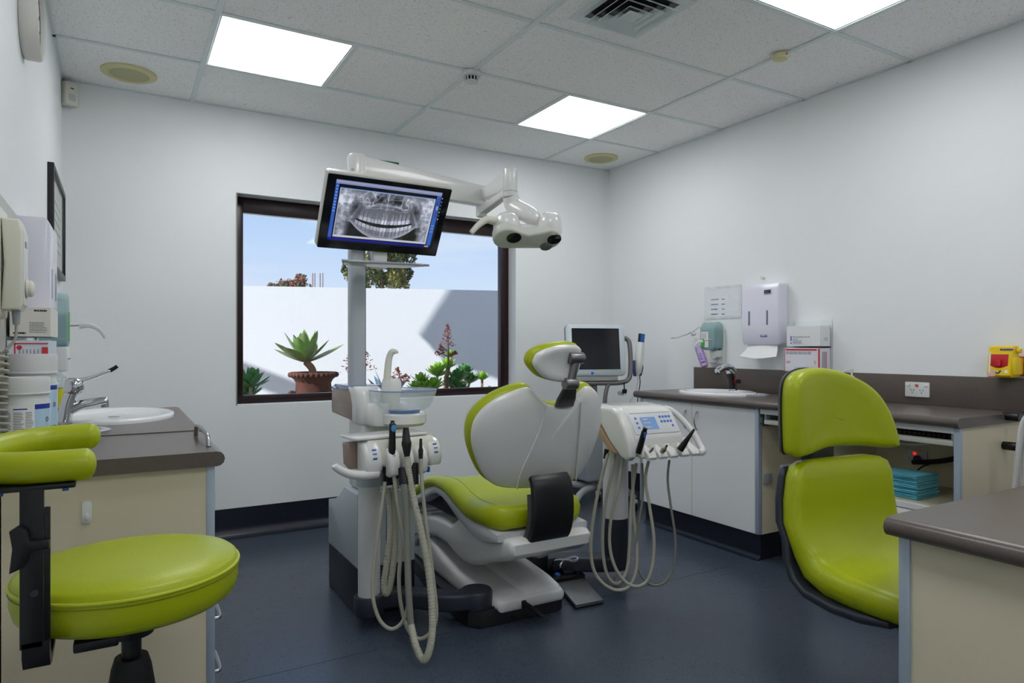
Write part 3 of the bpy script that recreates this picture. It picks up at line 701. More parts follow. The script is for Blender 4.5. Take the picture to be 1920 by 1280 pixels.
# disposal chute ring
t = thing('waste_chute_ring', (-.11, 2.62, LZ+.003), 'flat chrome waste chute ring between wipe tubs and basin', 'waste chute')
MB().lathe([(.10, LZ+.003), (.10, LZ+.008), (.092, LZ+.012), (.07, LZ+.012), (.064, LZ+.006)], (-.115, 2.60, 0), 40, sx=.9, sy=.9).build('ring', chrome, t, smooth=40)
MB().lathe([(.064, LZ+.0055), (.001, LZ+.005)], (-.115, 2.60, 0), 40, sx=.9, sy=.9).build('opening', blackp, t)
# mixer tap with elbow lever
bx_, by_ = -.165, 2.83
t = thing('mixer_tap', (bx_, by_, LZ+.01), 'chrome elbow-lever mixer tap with black lever tip', 'tap')
MB().tube(smooth_path([(bx_-.005, by_, LZ+.018), (bx_+.006, by_, LZ+.08), (bx_+.020, by_, LZ+.125)], 6), lambda q: .024-.003*q, 24).build('body', chrome, t, smooth=60)
MB().tube(smooth_path([(bx_+.005, by_, LZ+.055), (bx_+.05, by_, LZ+.075), (bx_+.11, by_, LZ+.085), (bx_+.125, by_, LZ+.085)], 6), lambda q: .020-.006*q, 18).build('spout', chrome, t, smooth=60)
MB().cyl((bx_+.117, by_, LZ+.089), (bx_+.119, by_, LZ+.064), .0125, n=18).build('aerator', steel, t)
MB().lathe([(.001, .05), (.022, .046), (.030, .032), (.032, 0), (.026, -.006)], (bx_+.022, by_, LZ+.122), 24, axis=Matrix.Rotation(radians(10), 3, 'Y')).build('cartridge_cap', chrome, t, smooth=60)
MB().tube(smooth_path([(bx_+.025, by_, LZ+.158), (bx_+.07, by_, LZ+.168), (bx_+.125, by_, LZ+.19), (bx_+.135, by_, LZ+.196)], 6), lambda q: .009-.004*q, 12, sx=1.6).build('lever', chrome, t, smooth=60)
MB().tube([(bx_+.132, by_, LZ+.194), (bx_+.147, by_, LZ+.203), (bx_+.157, by_, LZ+.211)], lambda q: .0075-.001*q, 12).build('lever_tip', blackr, t, smooth=60)
# soap dispenser with elbow lever, left wall
def soap_bottle(t, fr, w, h, d, z0, fill):
    """rounded reservoir; fr(x, z, d) -> world"""
    out = rounded(w, h, min(w, h)*.3, 5, 0, z0+h/2)
    MB().shell(out, [(.006, 0), (0, .006), (0, d-.010), (.004, d-.003), (.010, d)], fr).build('reservoir', tealg, t, smooth=60)
    MB().shell(rounded(w-.01, h*fill, .01, 4, 0, z0+.004+h*fill/2), [(.002, .004), (.002, d-.006)], fr).build('liquid', M('teal_liquid', (60, 140, 146), .3), t, smooth=40)
t = thing('soap_dispenser', (XL, 2.98, 1.03), 'wall soap dispenser with teal soap beside the elbow-lever mixer tap', 'soap dispenser')
frl = FR((XL, 2.98, 0), (0, 1, 0), (0, 0, 1), (1, 0, 0))
soap_bottle(t, lambda x, z, d: frl(x, z, d+.01), .10, .20, .09, 1.118, .62)
MB().box(XL, XL+.10, 2.935, 3.025, 1.03, 1.122, .01, 3).build('pump_housing', whitem, t)
MB().box(XL+.1, XL+.104, 2.94, 3.02, 1.075, 1.079).build('housing_seam', greyt, t)
MB().box(XL+.1, XL+.102, 2.945, 3.015, 1.14, 1.25).build('front_label', M('label_green', (96, 176, 90), .5), t)
MB().tube(smooth_path([(XL+.09, 3.03, 1.2), (XL+.13, 3.03, 1.202), (XL+.16, 3.03, 1.2)], 4), .003).build('lever_arm', steel, t)
MB().tube(smooth_path([(XL+.13, 3.03, 1.20), (XL+.165, 3.03, 1.202), (XL+.197, 3.03, 1.185), (XL+.215, 3.03, 1.155)], 6), lambda q: .011-.006*q, 12, sx=.5).build('lever_paddle', whitem, t, smooth=60)
t = thing('lotion_bottle', (XL+.06, 2.99, LZ+.003), 'clear bottle with turquoise liquid and yellow label beside the mixer tap', 'bottle')
bc_ = (XL+.065, 2.99, 0); z = LZ+.003
MB().lathe([(.001, z), (.031, z), (.033, z+.004), (.033, z+.15), (.028, z+.165), (.014, z+.175), (.014, z+.185), (.001, z+.185)], bc_, 28).build('bottle', clear_mat('clear_plastic', (.9, .95, .96), .05), t, smooth=40)
MB().lathe([(.001, z+.002), (.0315, z+.002), (.0315, z+.07), (.001, z+.07)], bc_, 28).build('liquid', M('turquoise', (20, 170, 178), .25), t, smooth=40)
MB().lathe([(.0336, z+.055), (.0336, z+.125)], bc_, 28).build('label', M('yellow_label', (214, 204, 20), .5), t, smooth=60)

# ================================================================== LEFT STOOL
SX, SYY, SR, SZ = .020, 1.55, .199, .705
t = thing('operator_stool', (SX, SYY, 0), 'lime green round stool with curved armrest on a black bracket', 'stool')
MB().lathe([(.001, SZ-.095), (SR*.90, SZ-.095), (SR*.97, SZ-.083), (SR, SZ-.06), (SR, SZ-.028)], (SX, SYY, 0), 64).build('seat_side', greenv, t, smooth=50)
MB().lathe([(SR, SZ-.030), (SR*.985, SZ-.018), (SR*.95, SZ-.012), (SR*.7, SZ-.004), (SR*.35, SZ), (.001, SZ)], (SX, SYY, 0), 64).build('seat_top', greenv, t, smooth=60)
MB().tube([(SX+(SR)*cos(a), SYY+(SR)*sin(a), SZ-.028) for a in [2*pi*k/72 for k in range(73)]], .0035, 8).build('piping', M('green_piping', (186, 196, 40), .35), t, smooth=60)
MB().tube([(SX+(SR+.0012)*cos(a), SYY+(SR+.0012)*sin(a), SZ-.037) for a in [2*pi*k/72 for k in range(73)]], .0008, 5).build('stitching', M('green_thread', (120, 130, 8), .6), t, smooth=60)
MB().lathe([(.001, SZ-.097), (.14, SZ-.097), (.14, SZ-.107), (.05, SZ-.12), (.04, SZ-.16), (.001, SZ-.16)], (SX, SYY, 0), 32).build('seat_plate', blackp, t, smooth=40)
MB().cyl((SX, SYY, .42), (SX, SYY, SZ-.14), .018, n=20).build('gas_piston', blackp, t)
MB().lathe([(.001, .50), (.03, .50), (.036, .48), (.042, .44), (.046, .41), (.040, .40), (.036, .2), (.03, .1), (.001, .1)], (SX, SYY, 0), 28).build('column_cover', blackr, t, smooth=40)
for k in range(5):
    a = 2*pi*k/5+.3; dx, dy = cos(a), sin(a)
    lg = MB().tube([(SX+dx*.02, SYY+dy*.02, .12), (SX+dx*.14, SYY+dy*.14, .10), (SX+dx*.23, SYY+dy*.23, .075)], lambda q: .022-.008*q, 10).build('leg', blackp, t, smooth=50)
    MB().cyl((SX+dx*.23-dy*.014, SYY+dy*.23+dx*.014, .028), (SX+dx*.23+dy*.014, SYY+dy*.23-dx*.014, .028), .0275, n=18).build('castor', blackr, lg)
# upright black bracket, in front of the seat
PYo = 1.36
pb0, pb1 = PY(36, 1000, PYo), PY(93, 1000, PYo); px_ = (pb0.x+pb1.x)/2
MB().box(pb0.x, pb1.x-.008, PYo, PYo+.014, .62, .885, .002).build('upright', blackp, t)
MB().box(pb0.x+.006, pb1.x, PYo+.014, PYo+.022, .60, .85, .002).build('slide_bar', blackp, t)
MB().prism([(0, .63), (.022, .63), (.026, .605), (.05, .588), (.18, .598), (.18, .586), (.05, .574), (.016, .582), (0, .605)], pb0.x+.003, pb1.x, lambda y, z, x: Vector((x, PYo+y, z)), 0).build('bracket_foot', blackp, t)
MB().box(pb1.x+.03, pb1.x+.10, PYo+.05, PYo+.08, .578, .596, .004).build('tilt_lever', blackp, t)
MB().prism([(-.024, -.04), (-.004, -.032), (.004, -.008), (.03, -.006), (.03, .006), (.004, .010), (.0, .028), (-.012, .036), (-.024, .028), (-.02, 0)], 0, .016, FR((pb0.x+.012, PYo-.002, .793), (1, 0, 0), (0, 0, 1), (0, -1, 0)), .003).build('clamp_knob', blackp, t)
MB().cyl((px_, PYo-.005, .713), (px_, PYo+.001, .713), .006, n=12).build('bolt', darkp, t)
az = .917
cpts = [(-.036, 1.385, az), (-.08, 1.38, az), (-.15, 1.39, az), (-.212, 1.44, az), (-.228, 1.53, az+.003), (-.205, 1.62, az+.006), (-.15, 1.685, az+.01), (-.085, 1.70, az+.012), (-.036, 1.70, az+.012)]
cp = smooth_path(cpts, 8)
MB().tube(cp, lambda q: max(.006, .0275*min(1, (min(q, 1-q)/.05)**.4)), 20, sx=1.05).build('armrest_pad', greenv, t, smooth=70)
MB().box(-.19, -.065, 1.36, 1.42, az-.036, az-.027, .003).build('armrest_plate', blackp, t)
for xx in (-.17, -.08): MB().cyl((xx, 1.37, az-.041), (xx, 1.37, az-.035), .005, n=10).build('screw', bluep, t)
# ================================================================== DENTAL CHAIR
CX = 1.452
ch = thing('dental_chair', (CX, 2.7, 0), 'lime green and white dental patient chair facing the window', 'dental chair')
def yz(mb, poly, x0, x1, r=.0, seg=2): return mb.prism(poly, x0, x1, lambda y, z, x: Vector((x, y, z)), r, seg)
def xy(mb, poly, z0, z1, r=.0, seg=2): return mb.prism(poly, z0, z1, lambda x, y, z: Vector((x, y, z)), r, seg)
plinthm = M('base_plinth_grey', (38, 38, 40), .45)
xy(MB(), [(1.24, 2.36), (1.60, 2.355), (1.632, 2.37), (1.645, 2.41), (1.66, 2.9), (1.60, 3.36), (1.30, 3.36), (1.23, 2.9), (1.195, 2.5), (1.20, 2.40)], .002, .068, .006).build('plinth', plinthm, ch)
def ring_rect(x0, x1, z0, z1, y, r=.03, n=4): return [(px, y, pz) for px, pz in rounded(x1-x0, z1-z0, min(r, (z1-z0)*.45, (x1-x0)*.45), n, (x0+x1)/2, (z0+z1)/2)]
mb = MB(); mb.loft([ring_rect(*q) for q in ((1.33, 1.61, .06, .085, 2.345), (1.31, 1.63, .05, .098, 2.352), (1.30, 1.635, .05, .108, 2.38), (1.28, 1.635, .05, .122, 2.5), (1.265, 1.63, .05, .14, 2.65), (1.26, 1.62, .06, .17, 2.8), (1.27, 1.61, .06, .215, 2.95), (1.28, 1.60, .06, .26, 3.08), (1.29, 1.59, .06, .27, 3.2), (1.31, 1.57, .06, .24, 3.3), (1.34, 1.54, .06, .15, 3.34))])
mb.build('base_cover', whitep, ch, smooth=50)
mb = MB(); mb.loft([ring_rect(*q) for q in ((1.44, 1.61, .08, .10, 2.352), (1.43, 1.62, .08, .116, 2.37), (1.425, 1.62, .09, .135, 2.45), (1.415, 1.615, .1, .158, 2.6), (1.42, 1.60, .1, .175, 2.75), (1.45, 1.58, .1, .18, 2.85))])
mb.build('cover_ridge', whitep, ch, smooth=50)
MB().box(1.415, 1.435, 2.335, 2.36, .055, .085, .003).build('cable_gland', blackp, ch)
MB().tube(smooth_path([(1.425, 2.35, .075), (1.435, 2.31, .068), (1.45, 2.265, .05), (1.458, 2.25, .042)], 4), .009).build('release_lever', blackr, ch)
MB().cyl((1.38, 2.352, .022), (1.38, 2.36, .022), .008, n=12).build('foot_stud', blackp, ch)
# lifting body
body = [(3.22, .12), (3.25, .18), (3.22, .25), (3.1, .30), (2.98, .318), (2.88, .335), (2.8, .338), (2.70, .338), (2.64, .372), (2.61, .405), (2.575, .392), (2.45, .358), (2.37, .35), (2.31, .358), (2.25, .385), (2.19, .392), (2.165, .375), (2.17, .335), (2.22, .303), (2.32, .27), (2.42, .232), (2.505, .207), (2.58, .20), (2.66, .212), (2.742, .236), (2.85, .238), (2.95, .222), (3.05, .19), (3.12, .13)]
yz(MB(), body, 1.262, 1.642, .022, 3).build('lift_body', whitep, ch, smooth=45)
MB().tube(smooth_path([(1.2605, 3.12, .19), (1.2605, 3.06, .212), (1.2605, 3.0, .205), (1.2605, 2.96, .212)], 5), .002, 6).build('panel_gap', darkp, ch)
shellp = [(2.23, .405), (2.36, .415), (2.43, .41), (2.51, .42), (2.60, .445), (2.71, .482), (2.82, .489), (2.93, .46), (3.02, .41), (3.5, .30), (3.5, .275), (3.02, .37), (2.92, .415), (2.86, .44), (2.80, .455), (2.74, .45), (2.683, .432), (2.575, .386), (2.45, .353), (2.36, .345), (2.28, .36), (2.23, .375)]
yz(MB(), shellp, 1.236, 1.668, .012, 2).build('seat_shell', M('shell_grey', (196, 199, 202), .25, coat=.3), ch, smooth=45)
# seat cushion
def cushion_rings(mb, st, x0, x1, edge=.05):
    rings = []
    for (y, zt, zb, ins) in st:
        a, b = x0+ins, x1-ins; w = b-a; R = []
        dish = .022*(1 if ins < .02 else .15)
        for k in range(9): q = k/8; x = a+w*(.07+.86*q); R.append((x, y, zt-dish*(1-(2*q-1)**2)+.0))
        h = zt-zb; R.append((b-w*.025, y, zt-h*.15)); R.append((b, y, zt-h*.42)); R.append((b-w*.01, y, zb+h*.24)); R.append((b-w*.05, y, zb))
        R.append((a+w*.05, y, zb)); R.append((a+w*.01, y, zb+h*.24)); R.append((a, y, zt-h*.42)); R.append((a+w*.025, y, zt-h*.15))
        rings.append(R)
    return mb.loft(rings)
sec = [(2.228, .468, .436, .10), (2.234, .484, .422, .07), (2.256, .504, .412, .03), (2.30, .505, .413, .005), (2.36, .496, .413, 0), (2.44, .492, .407, 0), (2.50, .494, .412, 0), (2.575, .507, .432, 0), (2.64, .526, .46, 0), (2.70, .537, .476, 0), (2.78, .538, .485, 0), (2.85, .53, .482, 0), (2.92, .51, .46, 0), (2.99, .478, .425, .004), (3.1, .435, .385, .012), (3.3, .385, .34, .02), (3.48, .345, .30, .03), (3.52, .32, .305, .06)]
cushion_rings(MB(), sec, 1.222, 1.676).build('seat_cushion', greenv, ch, smooth=60)
for kq in (1, 7):
    q = kq/8; MB().tube([(1.222+.454*(.07+.86*q), y_, zt_-.022*(1-(2*q-1)**2)+.0004) for y_, zt_, zb_, i_ in sec[4:13]], .0013, 6).build('seat_seam', M('green_seam', (140, 150, 8), .5), ch)
MB().box(1.31, 1.59, 2.75, 3.2, .34, .43, .02).build('leg_mechanism', blackp, ch)
# backrest: white rear shell over a green cushion, on a plane leaning towards the camera
bo = Vector((CX, 2.245, .75)); bX = Vector((1, 0, 0)); bU = Vector((0, -.26, .9656)); bN = bX.cross(bU)
def onplane(u, v, o, N):
    d = ray(u, v); c = Vector((0, 0, CAMZ)); return c+d*((o-c).dot(N)/d.dot(N))
def loc2(u, v, o, X, U, N): p = onplane(u, v, o, N)-o; return (p.dot(X), p.dot(U))
bpix = [(891, 830), (896, 798), (912, 772), (938, 750), (965, 736), (988, 728), (1000, 731), (1012, 745), (1026, 757), (1044, 762), (1062, 761), (1076, 752), (1090, 737), (1107, 727), (1122, 735), (1132, 752), (1136, 775), (1134, 805), (1124, 835), (1110, 866), (1094, 891), (1075, 905), (1045, 911), (1010, 914), (975, 916), (942, 915), (922, 907), (907, 888), (896, 860)]
bout = [loc2(u, v, bo, bX, bU, bN) for u, v in bpix]
bout = [(p.x, p.y) for p in smooth_path([(x, y, 0) for x, y in bout], 4, True)]
bfr0 = FR(bo, bX, bU, bN)
def bend(x, y, d): return bfr0(x, y, d-.035*(x/.3)**2+.01*cos(y*6))
MB().shell(bout, [(.003, -.022), (0, -.012), (.001, -.004), (.012, .006)], bend, dome0=-.02, dome1=.022, cen=(0, 0)).build('back_shell', whitep, ch, smooth=60)
bcu = [(x*1.01, y*1.01+.002) for x, y in bout]
MB().shell(bcu, [(.03, -.092), (.012, -.088), (.002, -.072), (-.003, -.05), (.0, -.03), (.010, -.018)], bend, dome0=-.075, dome1=-.02, cen=(0, 0)).build('back_cushion', greenv, ch, smooth=60)
for pix in ([(1018, 757), (1012, 780), (1003, 805), (990, 835), (976, 868), (968, 895), (966, 914)], [(1086, 752), (1083, 790), (1080, 830), (1079, 870), (1080, 900)]):
    p2 = [loc2(u, v, bo, bX, bU, bN) for u, v in pix]
    mb = MB().tube(smooth_path([bend(x, y, .0235-.010*((x/.3)**2+(y/.22)**2)) for x, y in p2], 5), .0032, 8); mb.build('shell_ridge', whitep, ch, smooth=60)
# headrest
ho = Vector((CX-.01, 2.085, 1.06)); hX = Vector((.996, .087, 0)).normalized(); hU = Vector((.02, -.2, .98)); hU = (hU-hX*hU.dot(hX)).normalized(); hN = hX.cross(hU)
hpix = [(1009, 690), (1009, 677), (1016, 664), (1032, 654), (1055, 648), (1078, 647), (1092, 652), (1096, 664), (1094, 682), (1089, 699), (1079, 712), (1060, 717), (1040, 715), (1022, 708)]
hout = [(p.x, p.y) for p in smooth_path([(*loc2(u, v, ho, hX, hU, hN), 0) for u, v in hpix], 4, True)]
hfr = FR(ho, hX, hU, hN)
hf = lambda x, y, d: hfr(x, y, d-.02*(x/.12)**2)
MB().shell(hout, [(.003, -.02), (0, -.010), (.004, 0), (.012, .004)], hf, dome0=-.018, dome1=-.004).build('headrest_shell', whitep, ch, smooth=60)
hcu = [(x*1.06-.002, y*1.06+.002) for x, y in hout]
MB().shell(hcu, [(.02, -.07), (.008, -.066), (0, -.05), (0, -.03), (.010, -.016)], hf, dome0=-.06, dome1=-.018).build('headrest_pad', greenv, ch, smooth=60)
def hp_(u, v, dd=0): p = onplane(u, v, Vector((CX, 2.085-dd, 1.0)), Vector((0, -1, 0))); return p
a, b = hp_(1066, 671), hp_(1093, 671)
stm = MB().cyl(a, b, .022, n=24, bev=.003); stm.build('headrest_joint', satinm, ch)
a2, b2 = hp_(1058, 719, -.01), hp_(1081, 719, -.01); MB().cyl(a2, b2, .022, n=24, bev=.003).build('headrest_joint', satinm, ch)
mL, mU = (a2+b2)/2, (a+b)/2+Vector((.004, 0, 0)); MB().tube([mL, mU], .016, 12, sx=.9).build('headrest_link', satinm, ch)
dkm = M('dark_metal', (78, 78, 80), .4, .6)
lo = onplane(1056, 762, bo+bN*.0, bN)
mb = MB(); rg = []
for q, w, th in ((0, .047, .02), (.35, .046, .02), (.7, .036, .018), (1, .028, .016)):
    c = lo+(mL-lo)*q+Vector((0, -.004, 0)); rg.append([c+Vector((px*1., -py*.9, py*.1)) for px, py in rounded(w*2*.85, th*2, .012, 3)])
mb.loft(rg); mb.build('headrest_stem', dkm, ch, smooth=45)
# black rear support bracket
def ribbon(mb, path, hw, th, cx=0., tap=None):
    P = [Vector(p) for p in path]; rings = []
    for i, p in enumerate(P):
        T = (P[min(i+1, len(P)-1)]-P[max(i-1, 0)]).normalized(); N = Vector((1, 0, 0)).cross(T).normalized(); h = hw(i/(len(P)-1)) if callable(hw) else hw
        rings.append([p+Vector((x, 0, 0))+N*y for x, y in rounded(h*2, th, th*.35, 3)])
    return mb.loft(rings)
pth = smooth_path([(CX-.005, 2.196, .616), (CX-.005, 2.178, .596), (CX-.006, 2.165, .555), (CX-.010, 2.155, .48), (CX-.014, 2.165, .41), (CX-.018, 2.19, .372), (CX-.02, 2.22, .36)], 5)
ribbon(MB(), pth, lambda q: .088+.006*sin(q*3), .03).build('back_bracket', blackp, ch, smooth=50)
ribbon(MB(), [p+Vector((0, .022, 0)) for p in pth[10:]], lambda q: .098, .03).build('bracket_liner', M('bracket_grey', (66, 66, 70), .4), ch, smooth=50)
# side arms at the base that carry the two instrument columns
arm = thing('swing_arm', (1.1, 2.6, 0), 'dark grey floor-level swing arm carrying the suction instrument column', 'support arm')
hub = PZ(893, 1107, .13); pl = PD(692, 1135, 2.70); pl.z = 0
xs = smooth_path([(hub.x, hub.y, .105), (hub.x-.12, hub.y+.02, .105), (pl.x+.12, pl.y-.015, .10), (pl.x, pl.y, .10)], 6)
mb = MB(); rings = []
for i, p in enumerate(xs):
    T = (xs[min(i+1, len(xs)-1)]-xs[max(i-1, 0)]).normalized(); S = Vector((-T.y, T.x, 0)); q = i/(len(xs)-1); w = .046+.016*abs(2*q-1)**3
    rings.append([p+S*a+Vector((0, 0, b)) for a, b in rounded(w*2*.9, .066, .012, 3)])
mb.loft(rings).build('arm_bar', darkp, arm, smooth=45)
MB().lathe([(.001, .07), (.064, .07), (.066, .075), (.066, .130), (.06, .138), (.001, .140)], (hub.x, hub.y, 0), 32).build('hub', darkp, arm, smooth=40)
MB().lathe([(.001, .052), (.058, .052), (.06, .06), (.06, .118), (.055, .125), (.001, .125)], (pl.x, pl.y, 0), 32).build('foot_socket', darkp, arm, smooth=40)
xy(MB(), [(hub.x-.05, hub.y-.05), (hub.x+.08, hub.y-.06), (hub.x+.08, hub.y+.12), (hub.x-.05, hub.y+.08)], .066, .074).build('hub_plate', plinthm, arm)
arm2 = thing('swing_arm', (1.9, 2.6, 0), 'black curved swing arm carrying the display console column', 'support arm')
pr = Vector((2.07, 2.55, 0)); h2 = PZ(1030, 1062, .11); h2 = Vector((1.72, 2.68, 0))
xs = smooth_path([(1.70, 2.72, .085), (1.80, 2.70, .085), (1.92, 2.62, .085), (2.02, 2.56, .085), (pr.x, pr.y, .085)], 6)
mb = MB(); rings = []
for i, p in enumerate(xs):
    T = (xs[min(i+1, len(xs)-1)]-xs[max(i-1, 0)]).normalized(); S = Vector((-T.y, T.x, 0))
    rings.append([p+S*a+Vector((0, 0, b)) for a, b in rounded(.10, .07, .012, 3)])
mb.loft(rings).build('arm_bar', darkp, arm2, smooth=45)
MB().lathe([(.001, .05), (.06, .05), (.06, .13), (.055, .135), (.001, .135)], (1.715, 2.71, 0), 28).build('hub', blackp, arm2, smooth=40)
MB().box(1.655, 1.72, 2.66, 2.80, .045, .08, .005).build('hub_plate', plinthm, arm2)

# ================================================================== DENTAL UNIT (cuspidor cabinet and post)
du = thing('dental_unit', (.97, 2.93, 0), 'white and grey dental water unit with cuspidor bowl and tall equipment post', 'dental unit')
MB().box(.847, 1.10, 2.715, 3.153, .0, .202, .003).build('plinth', M('unit_plinth', (30, 34, 42), .35), du)
yz(MB(), [(2.713, .204), (3.153, .204), (3.153, .408), (3.06, .428), (2.99, .452), (2.93, .49), (2.90, .51), (2.713, .51)], .845, 1.10, .004).build('cabinet', lgreyp, du)
for zz in (.215,): MB().box(.9705, .9720, 2.7118, 2.7135, .204, .5).build('door_gap', darkp, du)
MB().cyl((.844, 2.98, .197), (.848, 2.98, .197), .004, n=10).build('stud', steel, du)
MB().box(.872, 1.068, 2.745, 2.93, .508, .83, .02, 3).build('column', whitem, du, smooth=45)
# cuspidor housing: taupe flank, white nose, chrome lid
yz(MB(), [(2.80, .80), (3.16, .812), (3.17, .84), (3.16, .92), (3.13, .938), (2.80, .938)], .862, 1.0, .008).build('flank_panel', taupe, du)
MB().box(.8605, .8625, 2.93, 3.03, .86, .8615).build('flank_line', steel, du)
MB().box(.8605, .8625, 2.93, 3.03, .822, .8235).build('flank_line', steel, du)
yz(MB(), [(2.82, .936), (3.165, .922), (3.16, .935), (3.1, .95), (2.82, .955)], .860, .99, .004).build('lid_strip', M('lid_chrome', (150, 168, 200), .12, .8), du)
mb = MB(); mb.loft([[(x, y, z) for x, y in rounded(w, d, r, 4, cx_, cy_)] for z, w, d, r, cx_, cy_ in ((.795, .13, .12, .03, .93, 2.80), (.80, .14, .13, .035, .93, 2.80), (.87, .135, .13, .035, .928, 2.80), (.92, .125, .14, .035, .922, 2.82), (.945, .115, .15, .035, .916, 2.84), (.952, .10, .13, .03, .914, 2.85))]); mb.build('nose', whitep, du, smooth=50)
bcx, bcy = 1.045, 2.71
mb = MB(); mb.loft([[(x, y, z) for x, y in rounded(w, .14, .05, 4, .985, 2.76)] for z, w in ((.79, .18), (.80, .20), (.87, .19), (.885, .16))]); mb.build('bowl_arm', whitep, du, smooth=50)
MB().lathe([(.001, .785), (.085, .788), (.098, .80), (.098, .835), (.09, .842), (.001, .842)], (bcx, bcy, 0), 40).build('bowl_base', whitep, du, smooth=40)
MB().lathe([(.07, .842), (.075, .856), (.001, .857)], (bcx, bcy, 0), 32).build('bowl_seal', M('seal_blue', (120, 150, 200), .2), du, smooth=40)
MB().lathe([(.001, .858), (.09, .858), (.105, .866), (.122, .89), (.134, .918), (.139, .938), (.1425, .940), (.1425, .936), (.139, .922), (.128, .89), (.11, .864), (.095, .855), (.001, .853)], (bcx, bcy, 0), 56).build('bowl', bowlg, du, smooth=50)
MB().tube([(bcx+.1415*cos(a), bcy+.1415*sin(a), .938) for a in [2*pi*k/64 for k in range(65)]], .0022, 6).build('bowl_rim', M('rim_blue', (120, 150, 205), .15), du, smooth=60)
px_ = PY(734, 730, 2.72).x
MB().lathe([(.001, .858), (.037, .858), (.038, .935)], (px_, 2.72, 0), 32).build('filler_post', ivory, du, smooth=40)
MB().lathe([(.042, .932), (.042, .968), (.038, .978), (.036, .985), (.033, .985), (.031, .974), (.001, .972)], (px_, 2.72, 0), 32).build('cup_holder', whitep, du, smooth=40)
q0 = PY(726, 708, 2.74)
MB().tube(smooth_path([(q0.x-.002, 2.74, .96), (q0.x+.002, 2.74, 1.02), (q0.x+.008, 2.74, 1.07), (q0.x+.018, 2.735, 1.098), (q0.x+.032, 2.73, 1.10), (q0.x+.035, 2.73, 1.092)], 6), lambda q: .0165-.006*q, 16).build('cup_filler', ivory, du, smooth=60)
# post
mb = MB(); mb.loft([[(x, y, z) for x, y in rounded(.068, .072, .02, 4, .9025, 2.905)] for z in (.94, 1.90)]); mb.build('post', lgreyp, du, smooth=50)
MB().box(.9345, .9385, 2.885, 2.925, .95, 1.5).build('side_strip', M('strip_dark', (60, 62, 66), .4), du)  # narrow dark strip up one side of the post
MB().lathe([(.042, 1.86), (.042, 1.955), (.036, 1.968), (.001, 1.97)], (.905, 2.905, 0), 32, cap0=True).build('post_head', whitep, du, smooth=40)

# ================================================================== MONITOR
mo = Vector((.987, 2.757, 1.678)); pit = radians(32.3)
mX = Vector((1, .0157, 0)).normalized(); mn0 = Vector((.0157, -1, 0)).normalized(); mUp = (Vector((0, 0, 1))*cos(pit)+mn0*sin(pit)).normalized(); mN = mX.cross(mUp)
mf = FR(mo, mX, mUp, mN)
mt = thing('monitor', (.93, 2.86, 1.45), 'tilted black monitor showing a panoramic dental x-ray on the equipment post', 'monitor')
MB().prism(rounded(.552, .332, .012, 3), -.045, -.004, mf, .006).build('housing', M('monitor_case', (206, 206, 198), .35), mt)
MB().prism(rounded(.545, .322, .006, 3, 0, -.004), -.006, .0, mf, .001).build('bezel', M('bezel_black', (16, 20, 24), .12), mt)
